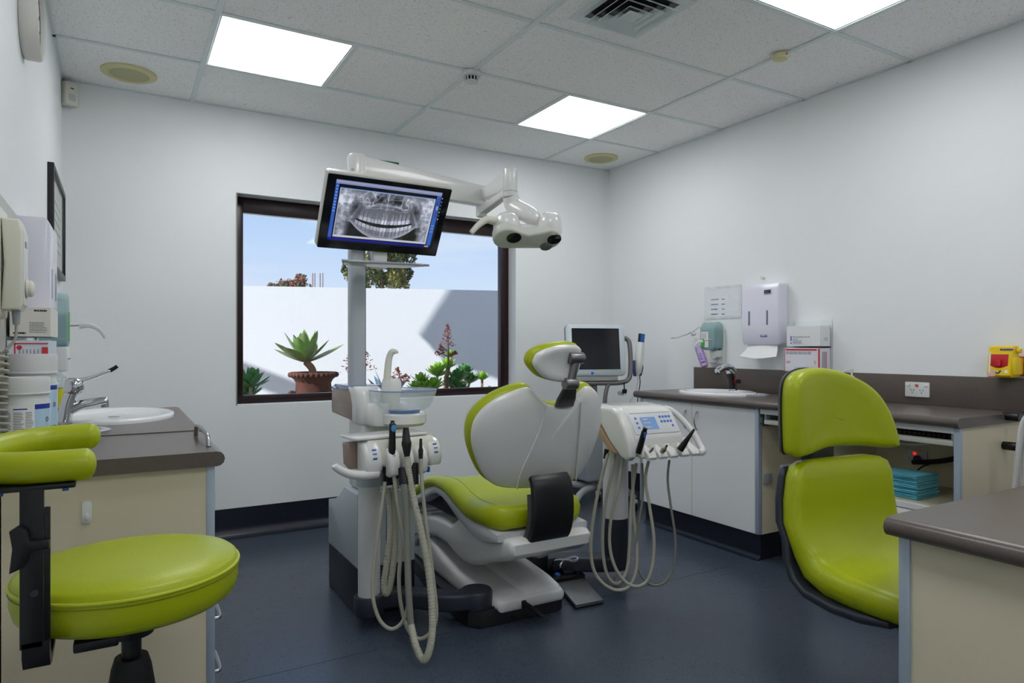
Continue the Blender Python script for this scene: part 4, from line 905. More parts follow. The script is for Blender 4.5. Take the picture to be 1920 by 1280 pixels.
# x-ray picture painted as vertex colours on the lit screen
SWD, SHT = .478, .268
def xray(W=360, H=204):
    yy, xx = np.mgrid[0:H, 0:W]; u = xx/(W-1); v = yy/(H-1)           # v down
    img = np.zeros((H, W, 3)); img[:] = (.004, .005, .01)
    def fill(u0, u1, v0, v1, c): m = (u >= u0) & (u < u1) & (v >= v0) & (v < v1); img[m] = c
    fill(0, .975, 0, .06, (.30, .34, .56)); fill(0, .975, .018, .03, (.40, .44, .68))
    fill(0, .03, .06, .94, (.03, .13, .62)); fill(.935, .975, .06, .94, (.04, .15, .62)); fill(.945, .972, .1, .44, (.05, .10, .42))
    fill(0, .975, .945, .978, (.004, .01, .30)); fill(.92, .96, .95, .975, (.6, .4, .2))
    for k in range(9): fill(.008, .024, .09+k*.05, .11+k*.05, (.25, .4, .85))
    for k, c in enumerate(((.8, .8, .9), (.5, .3, .1), (.05, .3, .8), (.05, .5, .12), (.7, .6, .1), (.6, .15, .1), (.8, .8, .8))): fill(.984, .994, .09+k*.06, .108+k*.06, c)
    fill(.945, .955, .18, .22, (.02, .02, .03)); fill(.952, .966, .24, .31, (.5, .5, .55))
    for k in range(6): fill(.942+.016*(k % 2), .952+.016*(k % 2), .58+.05*(k//2), .60+.05*(k//2), (.25, .4, .85))
    a0, a1, b0, b1 = .042, .925, .125, .925
    fill(a0, a1, b0-.01, b0, (.12, .30, .8)); fill(a0, a1, b0, b1, (.66, .68, .80))
    x = (u-a0)/(a1-a0)*2-1; y = (v-b0)/(b1-b0); ins = (u > a0+.008) & (u < a1-.014) & (v > b0+.006) & (v < b1-.035)
    def noise(sc, seed, x_=None, y_=None):
        X_ = x if x_ is None else x_; Y_ = y if y_ is None else y_
        r = np.random.RandomState(seed); g = r.rand(sc+4, sc*2+4); fx = np.clip((X_+1)/2, 0, 1)*(sc*2); fy = np.clip(Y_, 0, 1)*sc
        ix = np.clip(fx.astype(int), 0, sc*2); iy = np.clip(fy.astype(int), 0, sc); tx = fx-ix; ty = fy-iy; tx = tx*tx*(3-2*tx); ty = ty*ty*(3-2*ty)
        return (g[iy, ix]*(1-tx)+g[iy, ix+1]*tx)*(1-ty)+(g[iy+1, ix]*(1-tx)+g[iy+1, ix+1]*tx)*ty
    n0 = noise(4, 5); n1 = noise(8, 1); n2 = noise(18, 2); n3 = noise(40, 3)
    xw = x+.05*(n1-.5)+.02*(n2-.5); yw = y+.06*(noise(8, 11)-.5)+.02*(noise(18, 12)-.5)
    gs = lambda d, w: np.exp(-(d/w)**2); ax = np.abs(xw); axs = np.abs(x)
    fil = np.abs(noise(12, 21, xw, yw)-.5)*2; fil = gs(fil, .16)                # wispy bone lines
    G = .16+.12*n0+.07*n2+.03*n3
    G += .28*gs(axs-.9, .12)*(.4+n2)+.22*fil*gs(axs-.88, .14)                   # spine at both ends
    G += .34*gs(yw-.06-.14*ax, .09)*(ax > .28)*(.4+n2)+.25*fil*gs(yw-.12-.15*ax, .14)*(ax > .25)
    G *= 1-.72*gs(np.hypot((ax-.60)/.10, (yw-.34)/.15), .95)                    # dark hollows
    G += .30*gs(ax-.72-.06*np.sin(y*5), .035)*gs(y-.32, .2)                      # condyle necks
    G *= 1-.80*gs(np.hypot((ax-.20)/.19, (yw-.15)/.085), 1.)                    # nasal cavities
    G += .22*fil*(y < .34)*(ax < .45)
    G += .50*gs(x+.02*(y-.2), .011)*(y < .46)*(1-1.2*y)
    G += .26*gs(yw-.31+.05*np.cos(x*3.4), .016)*(ax < .44)+.16*gs(yw-.37+.03*np.cos(x*3.4), .012)*(ax < .46)
    G += .22*gs(np.hypot((ax-.40)/.11, (yw-.17)/.19)-1, .10)
    mid = .585+.105*(1-(x/.6)**2); hg = .020+.018*(1-(x/.55)**2)                 # bite line
    cu, cl = mid-hg, mid+hg
    wob = .02*np.sin(x*7)+.01*(n1-.5)
    w = (x+wob+.60)/1.2*16; ti = np.floor(w); fr_ = np.abs(w-ti-.5)*2
    rs = np.random.RandomState(9); br = .75+.5*rs.rand(40); tb = br[np.clip(ti.astype(int)+4, 0, 39)]
    du = (cu-y)/.25; dl = (y-cl)/.23                                             # 0 at the crown edge, 1 at the root tip
    def tooth(d, lim):
        width = np.where(d < .32, .93, .82-.45*(d-.32)); e_ = np.clip((width-fr_)/.16, 0, 1)
        t = e_*(np.where(d < .34, .80, .56)-.22*np.clip(d, 0, 1))*tb; t -= .12*gs(fr_, .16)*(d > .22)   # pulp canals
        return np.where((d > 0) & (d < 1) & (axs < lim), t*np.clip((1-d)/.12, 0, 1), 0)
    jawtop = (axs < .60) & (y > cu-.30) & (y < cl+.30); G = np.where(jawtop, G*.55+.13, G)
    G = np.maximum(G, tooth(du, .55)*(.85+.3*n3)); G = np.maximum(G, tooth(dl, .60)*(.85+.3*n3))
    G = np.where((y > cu) & (y < cl) & (axs < .60), .03+.06*n2, G)
    jaw = .965-.33*np.clip(axs/.70, 0, 1)**2.2; body = (y > cl+.16) & (y < jaw) & (axs < .70); G = np.where(body, np.maximum(G, .20+.10*n1+.05*n3), G)
    G += .32*gs(y-jaw, .016)*(axs < .71)+.12*gs(y-jaw+.035, .02)*(axs < .66)
    kk = np.clip((.84-ax)/.12, 0, 1)*np.clip((y-jaw-.01)/.02, 0, 1); G = G*(1-kk)+(.03+.10*n1*n2)*kk
    G += .26*gs(axs-.56-.16*np.clip((y-.32)/.3, 0, 1), .028)*gs(y-.52, .16)*(.5+n2)
    G = np.clip(G, 0, 1)**1.35
    X = np.stack([G*.86, G*.92, G*1.12], -1); img[ins] = X[ins]
    return np.clip(img, 0, 1)
im = xray(); H_, W_ = im.shape[:2]
me = bpy.data.meshes.new('screen'); org = mt.location
V = []; 
for j in range(H_):
    for i in range(W_): V.append(tuple(mf((i/(W_-1)-.5)*SWD+.002, (.5-j/(H_-1))*SHT+.004, .0012)-org))
F = [[j*W_+i, (j+1)*W_+i, (j+1)*W_+i+1, j*W_+i+1] for j in range(H_-1) for i in range(W_-1)]
me.from_pydata(V, [], F); me.update()
ca = me.color_attributes.new('picture', 'FLOAT_COLOR', 'POINT'); buf = np.ones((H_*W_, 4), 'f'); buf[:, :3] = im.reshape(-1, 3); ca.data.foreach_set('color', buf.ravel())
sm = bpy.data.materials.new('lit_screen'); sm.use_nodes = True; n = sm.node_tree.nodes; p = n['Principled BSDF']; at = n.new('ShaderNodeAttribute'); at.attribute_name = 'picture'
p.inputs['Base Color'].default_value = (.01, .01, .012, 1); p.inputs['Roughness'].default_value = .15
sm.node_tree.links.new(at.outputs['Color'], p.inputs['Emission Color']); p.inputs['Emission Strength'].default_value = .75; me.materials.append(sm)
so = bpy.data.objects.new('screen', me); COL.objects.link(so); so.parent = mt
MB().box(.955, 1.03, 2.862, 2.90, 1.47, 1.62, .006).build('mount_bracket', whitem, mt)
MB().prism([(.0, 1.478), (.05, 1.478), (.012, 1.545), (.0, 1.56)], .94, .955, lambda d, z, x: Vector((x, 2.86-d, z)), .002).build('mount_arm', greyp, mt)
s0, s1 = PY(633, 488, 2.77), PY(787, 497, 2.77)
xy(MB(), [(s0.x, 2.70), (s0.x+.03, 2.69), (s1.x-.04, 2.66), (s1.x, 2.68), (s1.x-.06, 2.80), (s0.x+.12, 2.83), (s0.x+.04, 2.80)], 1.468, 1.476, .002).build('shelf', M('shelf_grey', (190, 192, 190), .3), mt)
MB().tube(smooth_path([(s0.x-.003, 2.70, 1.472), (s0.x+.12, 2.685, 1.470), (s1.x-.1, 2.66, 1.470), (s1.x+.004, 2.68, 1.472)], 6), .005).build('shelf_lip', greyp, mt)

# ================================================================== OPERATING LIGHT
ol = thing('operating_light', (.905, 2.905, 1.9), 'white dental operating lamp with twin light heads on a jointed arm from the post', 'lamp')
A0 = Vector((.905, 2.905, 1.885)); A1 = Vector((1.585, 3.02, 1.885)); A2 = Vector((1.575, 2.71, 1.875))
def bar(mb, p, q, w0, h0, w1, h1, r=.006):
    p, q = Vector(p), Vector(q); T = (q-p).normalized(); S = Vector((-T.y, T.x, 0)).normalized(); U = T.cross(S)*-1 if T.cross(S).z < 0 else T.cross(S)
    rings = [[c+S*a+U*b for a, b in rounded(w, h, min(r, w*.4, h*.4), 3)] for c, w, h in ((p, w0, h0), (q, w1, h1))]
    return mb.loft(rings)
bar(MB(), A0+Vector((.02, .003, .01)), A1+Vector((0, 0, -.0)), .07, .13, .05, .10).build('long_arm', whitep, ol, smooth=45)
MB().cyl(A1+Vector((0, 0, -.105)), A1+Vector((0, 0, .05)), .028, n=24, bev=.006).build('elbow', whitep, ol)
bar(MB(), A1+Vector((0, 0, -.075)), A2+Vector((0, .03, -.03)), .045, .04, .04, .035).build('lower_link', whitep, ol, smooth=45)
bar(MB(), A1+Vector((0, 0, .0)), A2+Vector((0, .02, .025)), .035, .05, .04, .09).build('upper_link', whitep, ol, smooth=45)
MB().cyl(A2+Vector((0, 0, -.055)), A2+Vector((0, 0, .078)), .032, n=28, bev=.006).build('pivot', whitep, ol)
MB().tube([A2+Vector((.0325*cos(a), .0325*sin(a), -.03)) for a in [2*pi*k/32 for k in range(33)]], .0008, 5).build('pivot_seam', greyt, ol)
LB = PD(988, 425, 3.05)               # middle of the lamp cross bar
neck = smooth_path([A2+Vector((0, 0, -.05)), A2+Vector((.02, -.005, -.10)), LB+Vector((.02, .0, .05)), LB+Vector((.055, -.005, .0))], 6)
MB().tube(neck, lambda q: .036+.010*sin(pi*q)-.008*q, 18).build('neck', whitep, ol, smooth=60)
cR = CY, -SY                        # image-right direction is roughly (cos, -sin)
eR = Vector((.93, -.30, 0)).normalized(); eF = Vector((-.30, -.93, 0)).normalized()
for (u, v, wd_, nm) in ((950, 425, .062, 'l'), (1030, 425, .055, 'r')):
    c = PD(u, v, 3.03); mb = MB(); rings = []
    for z, k, sh in ((.062, .25, .02), (.058, .52, .018), (.042, .82, .012), (.01, .98, .004), (-.025, 1.0, -.0), (-.042, .9, .004), (-.045, .6, .004)):
        rings.append([c+eR*(wd_*k*cos(2*pi*i/28))+eF*(.075*k*sin(2*pi*i/28)+sh)+Vector((0, 0, z-.006*sin(2*pi*i/28)+(.03*cos(2*pi*i/28) if nm == 'l' and z < -.05 else 0)*0)) for i in range(28)])
    mb.loft(rings).build('light_head', whitep, ol, smooth=60)
cross = [PD(948, 430, 3.05), PD(1032, 430, 3.05)]
MB().cyl(cross[0], cross[1], .024, n=20).build('cross_bar', whitep, ol)
MB().cyl(cross[0]+Vector((0, 0, -.055)), cross[1]+Vector((0, 0, -.055)), .03, n=20).build('cross_bar', whitep, ol)
lens = M('lens_dark', (14, 15, 18), .08)
pn = Vector((-.16, -.50, -.85)).normalized(); pX2 = (eR-pn*eR.dot(pn)).normalized(); pY2 = pn.cross(pX2); po = PD(990, 450, 2.975)
pl2 = FR(po, pX2, pY2, pn); dumb = []
for cx0, r0, a0, a1 in ((.094, .060, -125, 125), (-.096, .062, 55, 305)):
    for k in range(15): a_ = radians(a0+(a1-a0)*k/14); dumb.append((cx0+r0*cos(a_), r0*1.05*sin(a_)))
dumb.insert(15, (.0, .030)); dumb.append((.0, -.030))
MB().prism(dumb, -.045, .0, pl2, .010, 3).build('under_plate', M('lamp_underside', (205, 208, 200), .35), ol, smooth=45)
for x_, y_, r_, m_, nm_ in ((-.066, .012, .033, lens, 'lens'), (.118, .012, .032, lens, 'lens'), (.092, -.038 if pY2.z > 0 else .038, .028, M('lens_grey', (110, 108, 112), .15), 'sensor')):
    MB().prism(ellipse(r_, r_, 28, x_, y_), -.004, .0025, pl2, .001).build(nm_, m_, ol, smooth=40)
hd = [PD(928, 414, 3.0), PD(912, 412, 2.97), PD(897, 422, 2.95), PD(884, 436, 2.94)]
MB().tube(smooth_path(hd, 6), lambda q: .019-.008*q, 14, sx=1.3).build('handle', ivory, ol, smooth=60)
printlines('maker_mark', PD(985, 452, 2.95), eR, (0, 0, 1), .03, .006, 1, greyt, ol, .5, 3)
# ================================================================== ASSISTANT CONSOLE (suction)
ac = thing('assistant_console', (pl.x, pl.y, .12), 'white suction instrument console with blue button pads on a slim column', 'dental console')
MB().lathe([(.044, .122), (.044, .57)], (pl.x, pl.y, 0), 36, cap0=True, cap1=True).build('column', whitem, ac, smooth=40)
mb = MB(); mb.loft([[(x, y, z) for x, y in rounded(.15, .10, .048, 6, pl.x+.022, pl.y)] for z in (.565, .572, .612, .618)]); mb.build('column_head', lgreyp, ac, smooth=45)
ce_ = Vector((cos(radians(6.5)), sin(radians(6.5)), 0)); cn_ = Vector((sin(radians(6.5)), -cos(radians(6.5)), 0)); cz_ = Vector((0, 0, 1))
co_ = PD(742, 850, 2.60)
cf = lambda x, y, z: co_+ce_*x+cn_*y+cz_*z
def cprism(poly, x0, x1, r=.006, seg=3): return MB().prism(poly, x0, x1, lambda y, z, x: cf(x, y, z), r, seg)
MB().prism(rounded(.315, .15, .02, 4, -.025, -.045), .066, .076, lambda x, y, z: cf(x, y, z), .003).build('tray_top', whitep, ac)
cprism([(-.10, .064), (.026, .064), (.04, .045), (.05, .005), (.042, -.03), (.0, -.05), (-.06, -.045), (-.10, -.01)], -.135, .15, .010).build('beam', ivory, ac, smooth=45)
cprism([(-.02, .06), (.035, .055), (.062, .02), (.07, -.02), (.06, -.058), (.035, -.066), (-.02, -.06)], -.155, -.085, .014).build('end_cap', whitep, ac, smooth=45)
cprism([(-.02, .058), (.03, .053), (.06, .02), (.068, -.02), (.058, -.05), (.03, -.055), (-.02, -.05)], .112, .172, .014).build('end_cap', whitep, ac, smooth=45)
for x0 in (-.066, -.006, .054):
    cprism([(.0, .035), (.04, .035), (.072, .012), (.085, -.02), (.078, -.066), (.06, -.078), (.02, -.076), (.0, -.05)], x0, x0+.047, .013).build('holder_lobe', whitep, ac, smooth=45)
for x0, x1 in ((-.085, -.066), (-.019, -.006), (.041, .054), (.101, .112)):
    cprism([(-.02, .03), (.03, .03), (.044, .0), (.04, -.05), (-.02, -.05)], x0, x1, 0).build('holder_slot', greyp, ac)
MB().tube(smooth_path([cf(-.10, .045, -.058), cf(-.16, .05, -.058), cf(-.215, .045, -.046), cf(-.255, .04, -.022), cf(-.262, .04, -.012)], 6), lambda q: .020-.008*q, 14).build('handle', whitep, ac, smooth=60)
cprism([(-.08, .05), (-.02, .05), (-.02, -.045), (-.07, -.03)], -.185, -.12, .004).build('rear_panel', taupe, ac)
def pads(x, y0, dy, rows, root, frm, w=.016, m=None):
    for k in range(rows):
        y, z = y0(k); MB().box(-w/2, w/2, -.0015, .0015, -.0045, .0045, mtx=Matrix.Translation(frm(x, y, z)) @ Matrix((ce_, cn_, cz_)).transposed().to_4x4() @ Matrix.Rotation(radians(-40), 4, 'X')).build('button', m or bluet, root, smooth=0)
pads(-.118, lambda k: (.056+.006*k, .03-.015*k), 0, 3, ac, cf)
pads(.142, lambda k: (.053+.006*k, .03-.015*k), 0, 3, ac, cf)
for x in (-.10, .12): MB().cyl(cf(x, .04, -.078), cf(x, .04, -.058), .008, n=10).build('drain_plug', bluep, ac)
cprism([(-.03, -.045), (.02, -.045), (.0, -.12), (-.02, -.12)], -.05, .0, .004).build('bracket', darkp, ac)

def hose(name, pix, D0, D1, r, mat, root, n=7, rib=0, part='hose'):
    N = len(pix); P = []
    for i, q in enumerate(pix):
        t = i/(N-1); D = D0+(D1-D0)*sin(pi*t) if len(q) == 2 else q[2]; P.append(PD(q[0], q[1], D))
    path = smooth_path(P, n if not rib else 26)
    if rib:
        L = len(path); f = lambda q: r*(1.0+.09*sin(q*L*pi*.62))
        return MB().tube(path, f, 12).build(part, mat, root, smooth=80)
    return MB().tube(path, r, 10).build(part, mat, root, smooth=80)
def inst(name, base, label, cat='handpiece'): return thing(name, base, label, cat, 'dental instruments hanging in their holders')
# 1 spray handpiece with blue button
t = inst('spray_handpiece', PD(735, 850, 2.5), 'black spray handpiece with round blue button in the suction console')
p0, p1 = PD(735, 852, 2.52), PD(736, 788, 2.53)
MB().tubeR([p0, p0+(p1-p0)*.15, p0+(p1-p0)*.6, p0+(p1-p0)*.88, p0+(p1-p0)*.93, p1], [.010, .014, .0125, .0135, .008, .007], 20).build('body', blackp, t, smooth=45)
MB().prism(ellipse(.010, .013, 20), 0, .003, FR(p0+(p1-p0)*.78+Vector((.0, -.0135, 0)), (1, 0, 0), (0, 0, 1), (-.15, -1, 0)), .0008).build('button', M('button_blue', (70, 150, 205), .4), t)
MB().cyl(p0+(p1-p0)*.9, p0+(p1-p0)*.925, .0092, n=16).build('collar', chrome, t)
MB().tube([p0, PD(741, 875, 2.55), PD(743, 893, 2.57)], .013, 12).build('connector', blackr, t, smooth=60)
hose('hose', [(743, 890), (740, 950), (741, 1010), (737, 1060), (731, 1098), (724, 1112), (720, 1095), (726, 1050), (733, 990), (730, 940), (727, 915)], 2.60, 2.58, .0125, hosem, t, rib=1)
# 2 large suction
t = inst('suction_handpiece', PD(764, 850, 2.5), 'large black suction handpiece with ribbed hose in the suction console')
p0, p1 = PD(763, 852, 2.50), PD(761, 801, 2.51)
MB().tubeR([p0, p0+(p1-p0)*.3, p0+(p1-p0)*.38, p0+(p1-p0)*.47, p0+(p1-p0)*.5, p1], [.012, .0175, .0185, .0185, .0165, .0105], 20).build('body', blackp, t, smooth=45)
MB().tube([p0, PD(764, 862, 2.5)], .011, 12).build('connector', blackr, t)
hose('hose', [(763, 856, 2.5), (766, 885, 2.49), (774, 930, 2.48), (788, 990, 2.46), (802, 1060, 2.44), (809, 1120, 2.41), (811, 1170, 2.38), (808, 1205, 2.355), (801, 1230, 2.34), (792, 1236, 2.335), (780, 1212, 2.35), (770, 1170, 2.39)], 2.50, 2.395, .013, hosem, t, rib=1)
hose('hose', [(770.5, 1172, 2.388), (766, 1110, 2.41), (764, 1040, 2.44), (762, 970, 2.46), (757, 906, 2.47)], 2.47, 2.50, .0125, hosed, t)
MB().tube([PD(757, 908, 2.47), PD(755, 878, 2.50)], .017, 14).build('coupling', blackr, t)
# 3 small saliva ejector
t = inst('saliva_ejector', PD(790, 850, 2.5), 'slim black saliva ejector at the chair end of the suction console')
p0, p1 = PD(789, 862, 2.56), PD(789, 822, 2.57)
MB().tubeR([p0, p0+(p1-p0)*.45, p0+(p1-p0)*.58, p1], [.007, .010, .0065, .0052], 16).build('body', blackp, t, smooth=45)
hose('hose', [(789, 860), (791, 905), (797, 965), (806, 1035), (814, 1100), (818, 1140), (816, 1168), (803, 1190), (784, 1197), (765, 1180), (753, 1140), (748, 1090), (752, 1040), (765, 970), (776, 905)], 2.55, 2.50, .0075, hosem, t)
MB().tube([PD(776, 908, 2.55), PD(775, 868, 2.57)], .019, 14).build('coupling', blackr, t)
# 4 thin air line
t = inst('air_line', PD(722, 900, 2.5), 'thin grey looped air line hanging below the suction console')
MB().tubeR([PD(722, 874, 2.53), PD(722, 884, 2.53), PD(722, 888, 2.53), PD(722, 905, 2.53)], [.011, .011, .008, .0065], 14).build('connector', blackr, t)
hose('hose', [(722, 903), (716, 950), (706, 1020), (699, 1085), (701, 1130), (714, 1165), (735, 1179), (756, 1163), (767, 1120), (766, 1070), (756, 1000), (745, 940), (737, 880)], 2.53, 2.46, .0072, hosem, t)

# ================================================================== DOCTOR CONSOLE (display)
dc = thing('doctor_console', (pr.x, pr.y, .12), 'white dental console with small blue display and instrument holders on a column', 'dental console')
MB().lathe([(.058, .055), (.060, .06), (.060, .30)], (pr.x, pr.y, 0), 36, cap0=True, cap1=True).build('column_foot', darkp, dc, smooth=40)
MB().lathe([(.061, .30), (.061, .68)], (pr.x, pr.y, 0), 36, cap0=True, cap1=True).build('column', whitem, dc, smooth=40)
de = Vector((cos(radians(-3)), sin(radians(-3)), 0)); dn = Vector((sin(radians(-3)), -cos(radians(-3)), 0)); dz = Vector((0, 0, 1))
do = PD(1212, 815, 3.12)
df = lambda x, y, z: do+de*x+dn*y+dz*z
def dprism(poly, x0, x1, r=.008, seg=3): return MB().prism(poly, x0, x1, lambda y, z, x: df(x, y, z), r, seg)
dprism([(-.19, .12), (-.16, .138), (-.02, .128), (.025, .108), (.095, .012), (.10, -.005), (.10, -.06), (.06, -.085), (-.05, -.06), (-.16, .02), (-.19, .07)], -.145, .135, .014).build('body', whitep, dc, smooth=45)
dprism([(-.16, .13), (-.02, .132), (.03, .112), (.075, .05), (.11, -.02), (.115, -.075), (.09, -.095), (.05, -.085), (-.03, -.03), (-.12, .06)], -.188, -.138, .018, 4).build('side_cheek', whitep, dc, smooth=45)
dprism([(-.15, .06), (-.03, -.03), (.02, -.07), (-.03, -.075), (-.15, .01)], -.184, -.135, .006).build('underside_panel', tan, dc)
# sloped control panel
s_a, s_b = Vector((.025, .108)), Vector((.095, .012)); sl = (s_b-s_a); sL = sl.length; sl.normalize()
pX = de; pY = -(dn*sl.x+dz*sl.y); pN = pX.cross(pY); pc = df(-.005, (s_a.x+s_b.x)/2, (s_a.y+s_b.y)/2)+pN*.0025
pf = FR(pc, pX, pY, pN)
MB().prism(rounded(.255, .105, .006, 3), -.002, .001, pf, .0008).build('control_panel', M('panel_white', (214, 217, 220), .3), dc)
mb = MB(); mb.quad(pf(-.12, .053, .0014), pf(.115, .053, .0014), pf(.115, .0555, .0014), pf(-.12, .0555, .0014)); mb.build('panel_edge', greyt, dc, smooth=0)
MB().prism(rounded(.086, .064, .002, 2, -.028, .0), .001, .002, pf).build('display', emat('display_blue', (.16, .30, .52), .9), dc)
for k, (yy, ww) in enumerate(((.02, .03), (.002, .05), (-.02, .04))): printlines('display_text', pf(-.06, yy-.004, .0022), pX, pY, ww, .008, 1, M('pale_print', (220, 190, 190), .5), dc, .8, k)
for i in range(4):
    for j in range(2): MB().prism(rounded(.012, .012, .002, 2, .045+i*.018, .03-j*.024), .001, .0022, pf).build('key', bluet, dc)
for j in range(3): MB().prism(rounded(.011, .011, .002, 2, -.095, .028-j*.024), .001, .0022, pf).build('key', bluet, dc)
MB().prism(rounded(.010, .012, .002, 2, .1, -.018), .001, .0022, pf).build('key', bluet, dc)
# holder lip with five cut-outs
for k in range(5):
    x0 = -.118+k*.062
    cut = dprism([(.07, -.012), (.10, -.03), (.155, -.058), (.165, -.075), (.16, -.086), (.09, -.080), (.05, -.06)], x0, x0+.048, .006); cut.build('holder_lobe', whitep, dc, smooth=45)
    c = df(x0-.006, .105, -.034)
    MB().lathe([(.022, 0), (.020, -.03), (.012, -.05)], c, 20, axis=Matrix.Rotation(radians(-25), 3, 'X')).build('holder_cup', ivory, dc, smooth=50)
dprism([(.05, -.03), (.09, -.035), (.10, -.06), (.07, -.075), (.05, -.07)], -.14, .175, .006).build('lip_bar', whitep, dc, smooth=45)
MB().tube(smooth_path([df(.12, -.02, .118), df(.150, .0, .108), df(.185, .04, .062), df(.205, .09, .005), df(.212, .125, -.045), df(.205, .15, -.07), df(.175, .155, -.074)], 6), lambda q: .013+.003*q, 14).build('loop_handle', whitep, dc, smooth=60)
# instruments
def hpiece(name, b, tip, D, prof, mat, label, extra=None):
    t = inst(name, PD(*b, D), label); p0, p1 = PD(*b, D), PD(*tip, D-.03)
    MB().tubeR([p0+(p1-p0)*q for q, _ in prof], [r for _, r in prof], 18).build('body', mat, t, smooth=45); return t
DD = 2.90
t = hpiece('scaler_handpiece', (1197, 849), (1210, 802), 2.93, [(0, .013), (.3, .0135), (.75, .0125), (.86, .0125), (.88, .010), (1, .010)], blackp, 'black handpiece with blue side button in the display console')
MB().box(-.004, .004, -.004, .004, -.012, .012, .003, mtx=Matrix.Translation(PD(1209, 816, 2.885))).build('button', bluep, t)
hose('hose', [(1140, 848), (1132, 880), (1118, 940), (1108, 1010), (1111, 1060), (1127, 1090), (1155, 1106), (1180, 1098), (1193, 1065), (1193, 1010), (1188, 960), (1186, 870)], 3.10, 2.97, .0075, hosem, t)
MB().tube([PD(1138, 842, 3.1), PD(1134, 860, 3.1)], lambda q: .012-.004*q, 12).build('connector', blackr, t)
t = hpiece('contra_angle', (1218, 848), (1226, 838), 2.95, [(0, .006), (.6, .006), (.65, .004), (1, .004)], steel, 'tiny steel drill coupling in the second holder of the display console')
hose('hose', [(1153, 851), (1146, 890), (1134, 950), (1130, 1020), (1136, 1070), (1150, 1092), (1164, 1090), (1176, 1065), (1181, 1010), (1184, 940), (1193, 868)], 3.09, 3.0, .0072, hosem, t)
t = hpiece('turbine_handpiece', (1240, 848), (1250, 836), 2.97, [(0, .010), (.4, .012), (.7, .009), (.75, .006), (1, .005)], M('warm_steel', (178, 168, 150), .25, .9), 'short steel turbine handpiece with black tip in the display console')
MB().ball(PD(1250.5, 835, 2.94), .0045, n=10, m=6).build('tip', blackp, t)
hose('hose', [(1168, 858), (1160, 910), (1146, 970), (1143, 1020), (1152, 1060), (1170, 1088), (1192, 1099), (1212, 1090), (1223, 1060), (1226, 1010), (1218, 950), (1210, 900), (1216, 864)], 3.07, 2.98, .0072, hosem, t)
t = hpiece('curing_light', (1275, 843), (1302, 804), 3.0, [(0, .016), (.25, .014), (.6, .009), (.95, .0058), (.96, .0045), (1, .0045)], blackp, 'tapered black curing light in the end holder of the display console')
hose('hose', [(1204, 868), (1205, 930), (1196, 990), (1192, 1040), (1199, 1072), (1214, 1092), (1231, 1097), (1250, 1088), (1263, 1060), (1266, 1010), (1258, 950), (1252, 900), (1255, 862)], 3.06, 3.0, .0055, hosed, t)

# ================================================================== FOOT CONTROL
fc = thing('foot_control', (1.8, 2.55, 0), 'steel foot pedal with black keypad, blue buttons and wire handle on the floor', 'foot pedal')
c0, c1, c2, c3 = PZ(1080, 1134, .02), PZ(1132, 1124, .02), PZ(1092, 1082, .03), PZ(1048, 1092, .03)
def quadslab(P, th): 
    mb = MB(); Q = [p-Vector((0, 0, th)) for p in P]; return mb.add(list(P)+Q, [[0, 1, 2, 3], [7, 6, 5, 4], [0, 4, 5, 1], [1, 5, 6, 2], [2, 6, 7, 3], [3, 7, 4, 0]])
c3 = c2+(c0-c1); quadslab([c0, c1, c2, c3], .012).build('pedal_plate', steel, fc, smooth=0)
quadslab([p*1.0-Vector((0, 0, .011)) for p in (c0+(c3-c0)*.04, c1+(c2-c1)*.04, c2, c3)], .008).build('pedal_base', blackp, fc, smooth=0)
e0, e1 = (c2-c3), (c2-c1); e0n, e1n = Vector((e0.x, e0.y, 0)).normalized(), Vector((e1.x, e1.y, 0)).normalized()
kb = c3+Vector((0, 0, -.025)); kf = lambda x, y, z: Vector((kb.x, kb.y, .003))+e0n*x+e1n*y+Vector((0, 0, z)); wK = e0.length
MB().prism([(-.03, -.01), (wK+.01, -.01), (wK+.005, .08), (wK*.55, .12), (-.03, .10)], 0, .045, kf, .004).build('keypad_base', blackp, fc)
MB().prism([(wK*.35, .02), (wK*.75, .02), (wK*.75, .10), (wK*.35, .10)], .045, .06, kf, .004).build('joystick_pad', darkp, fc)
for x, y in ((.015, .025), (wK*.92, .03)):
    c = kf(x, y, .045); MB().lathe([(.014, 0), (.014, .008), (.010, .012), (.001, .013)], c, 20).build('button', bluep, fc, smooth=50)
for dx, dy in ((0, .02), (0, -.02), (.022, 0), (-.022, 0)):
    c = kf(wK*.55+dx, .06+dy, .061); MB().box(c.x-.006, c.x+.006, c.y-.006, c.y+.006, c.z, c.z+.002).build('arrow_key', bluep, fc, smooth=0)
kb2 = kf(-.005, .08, .045)
MB().tube(smooth_path([kb2, PD(1040, 1052, 3.12), PD(1055, 1049, 3.1), PD(1072, 1051, 3.08), PD(1083, 1048, 3.06), PD(1079, 1044, 3.08), PD(1068, 1046, 3.1), PD(1056, 1052, 3.1), PD(1050, 1062, 3.08), kf(.06, .09, .045)], 6), .0055, 10).build('wire_handle', chrome, fc, smooth=70)

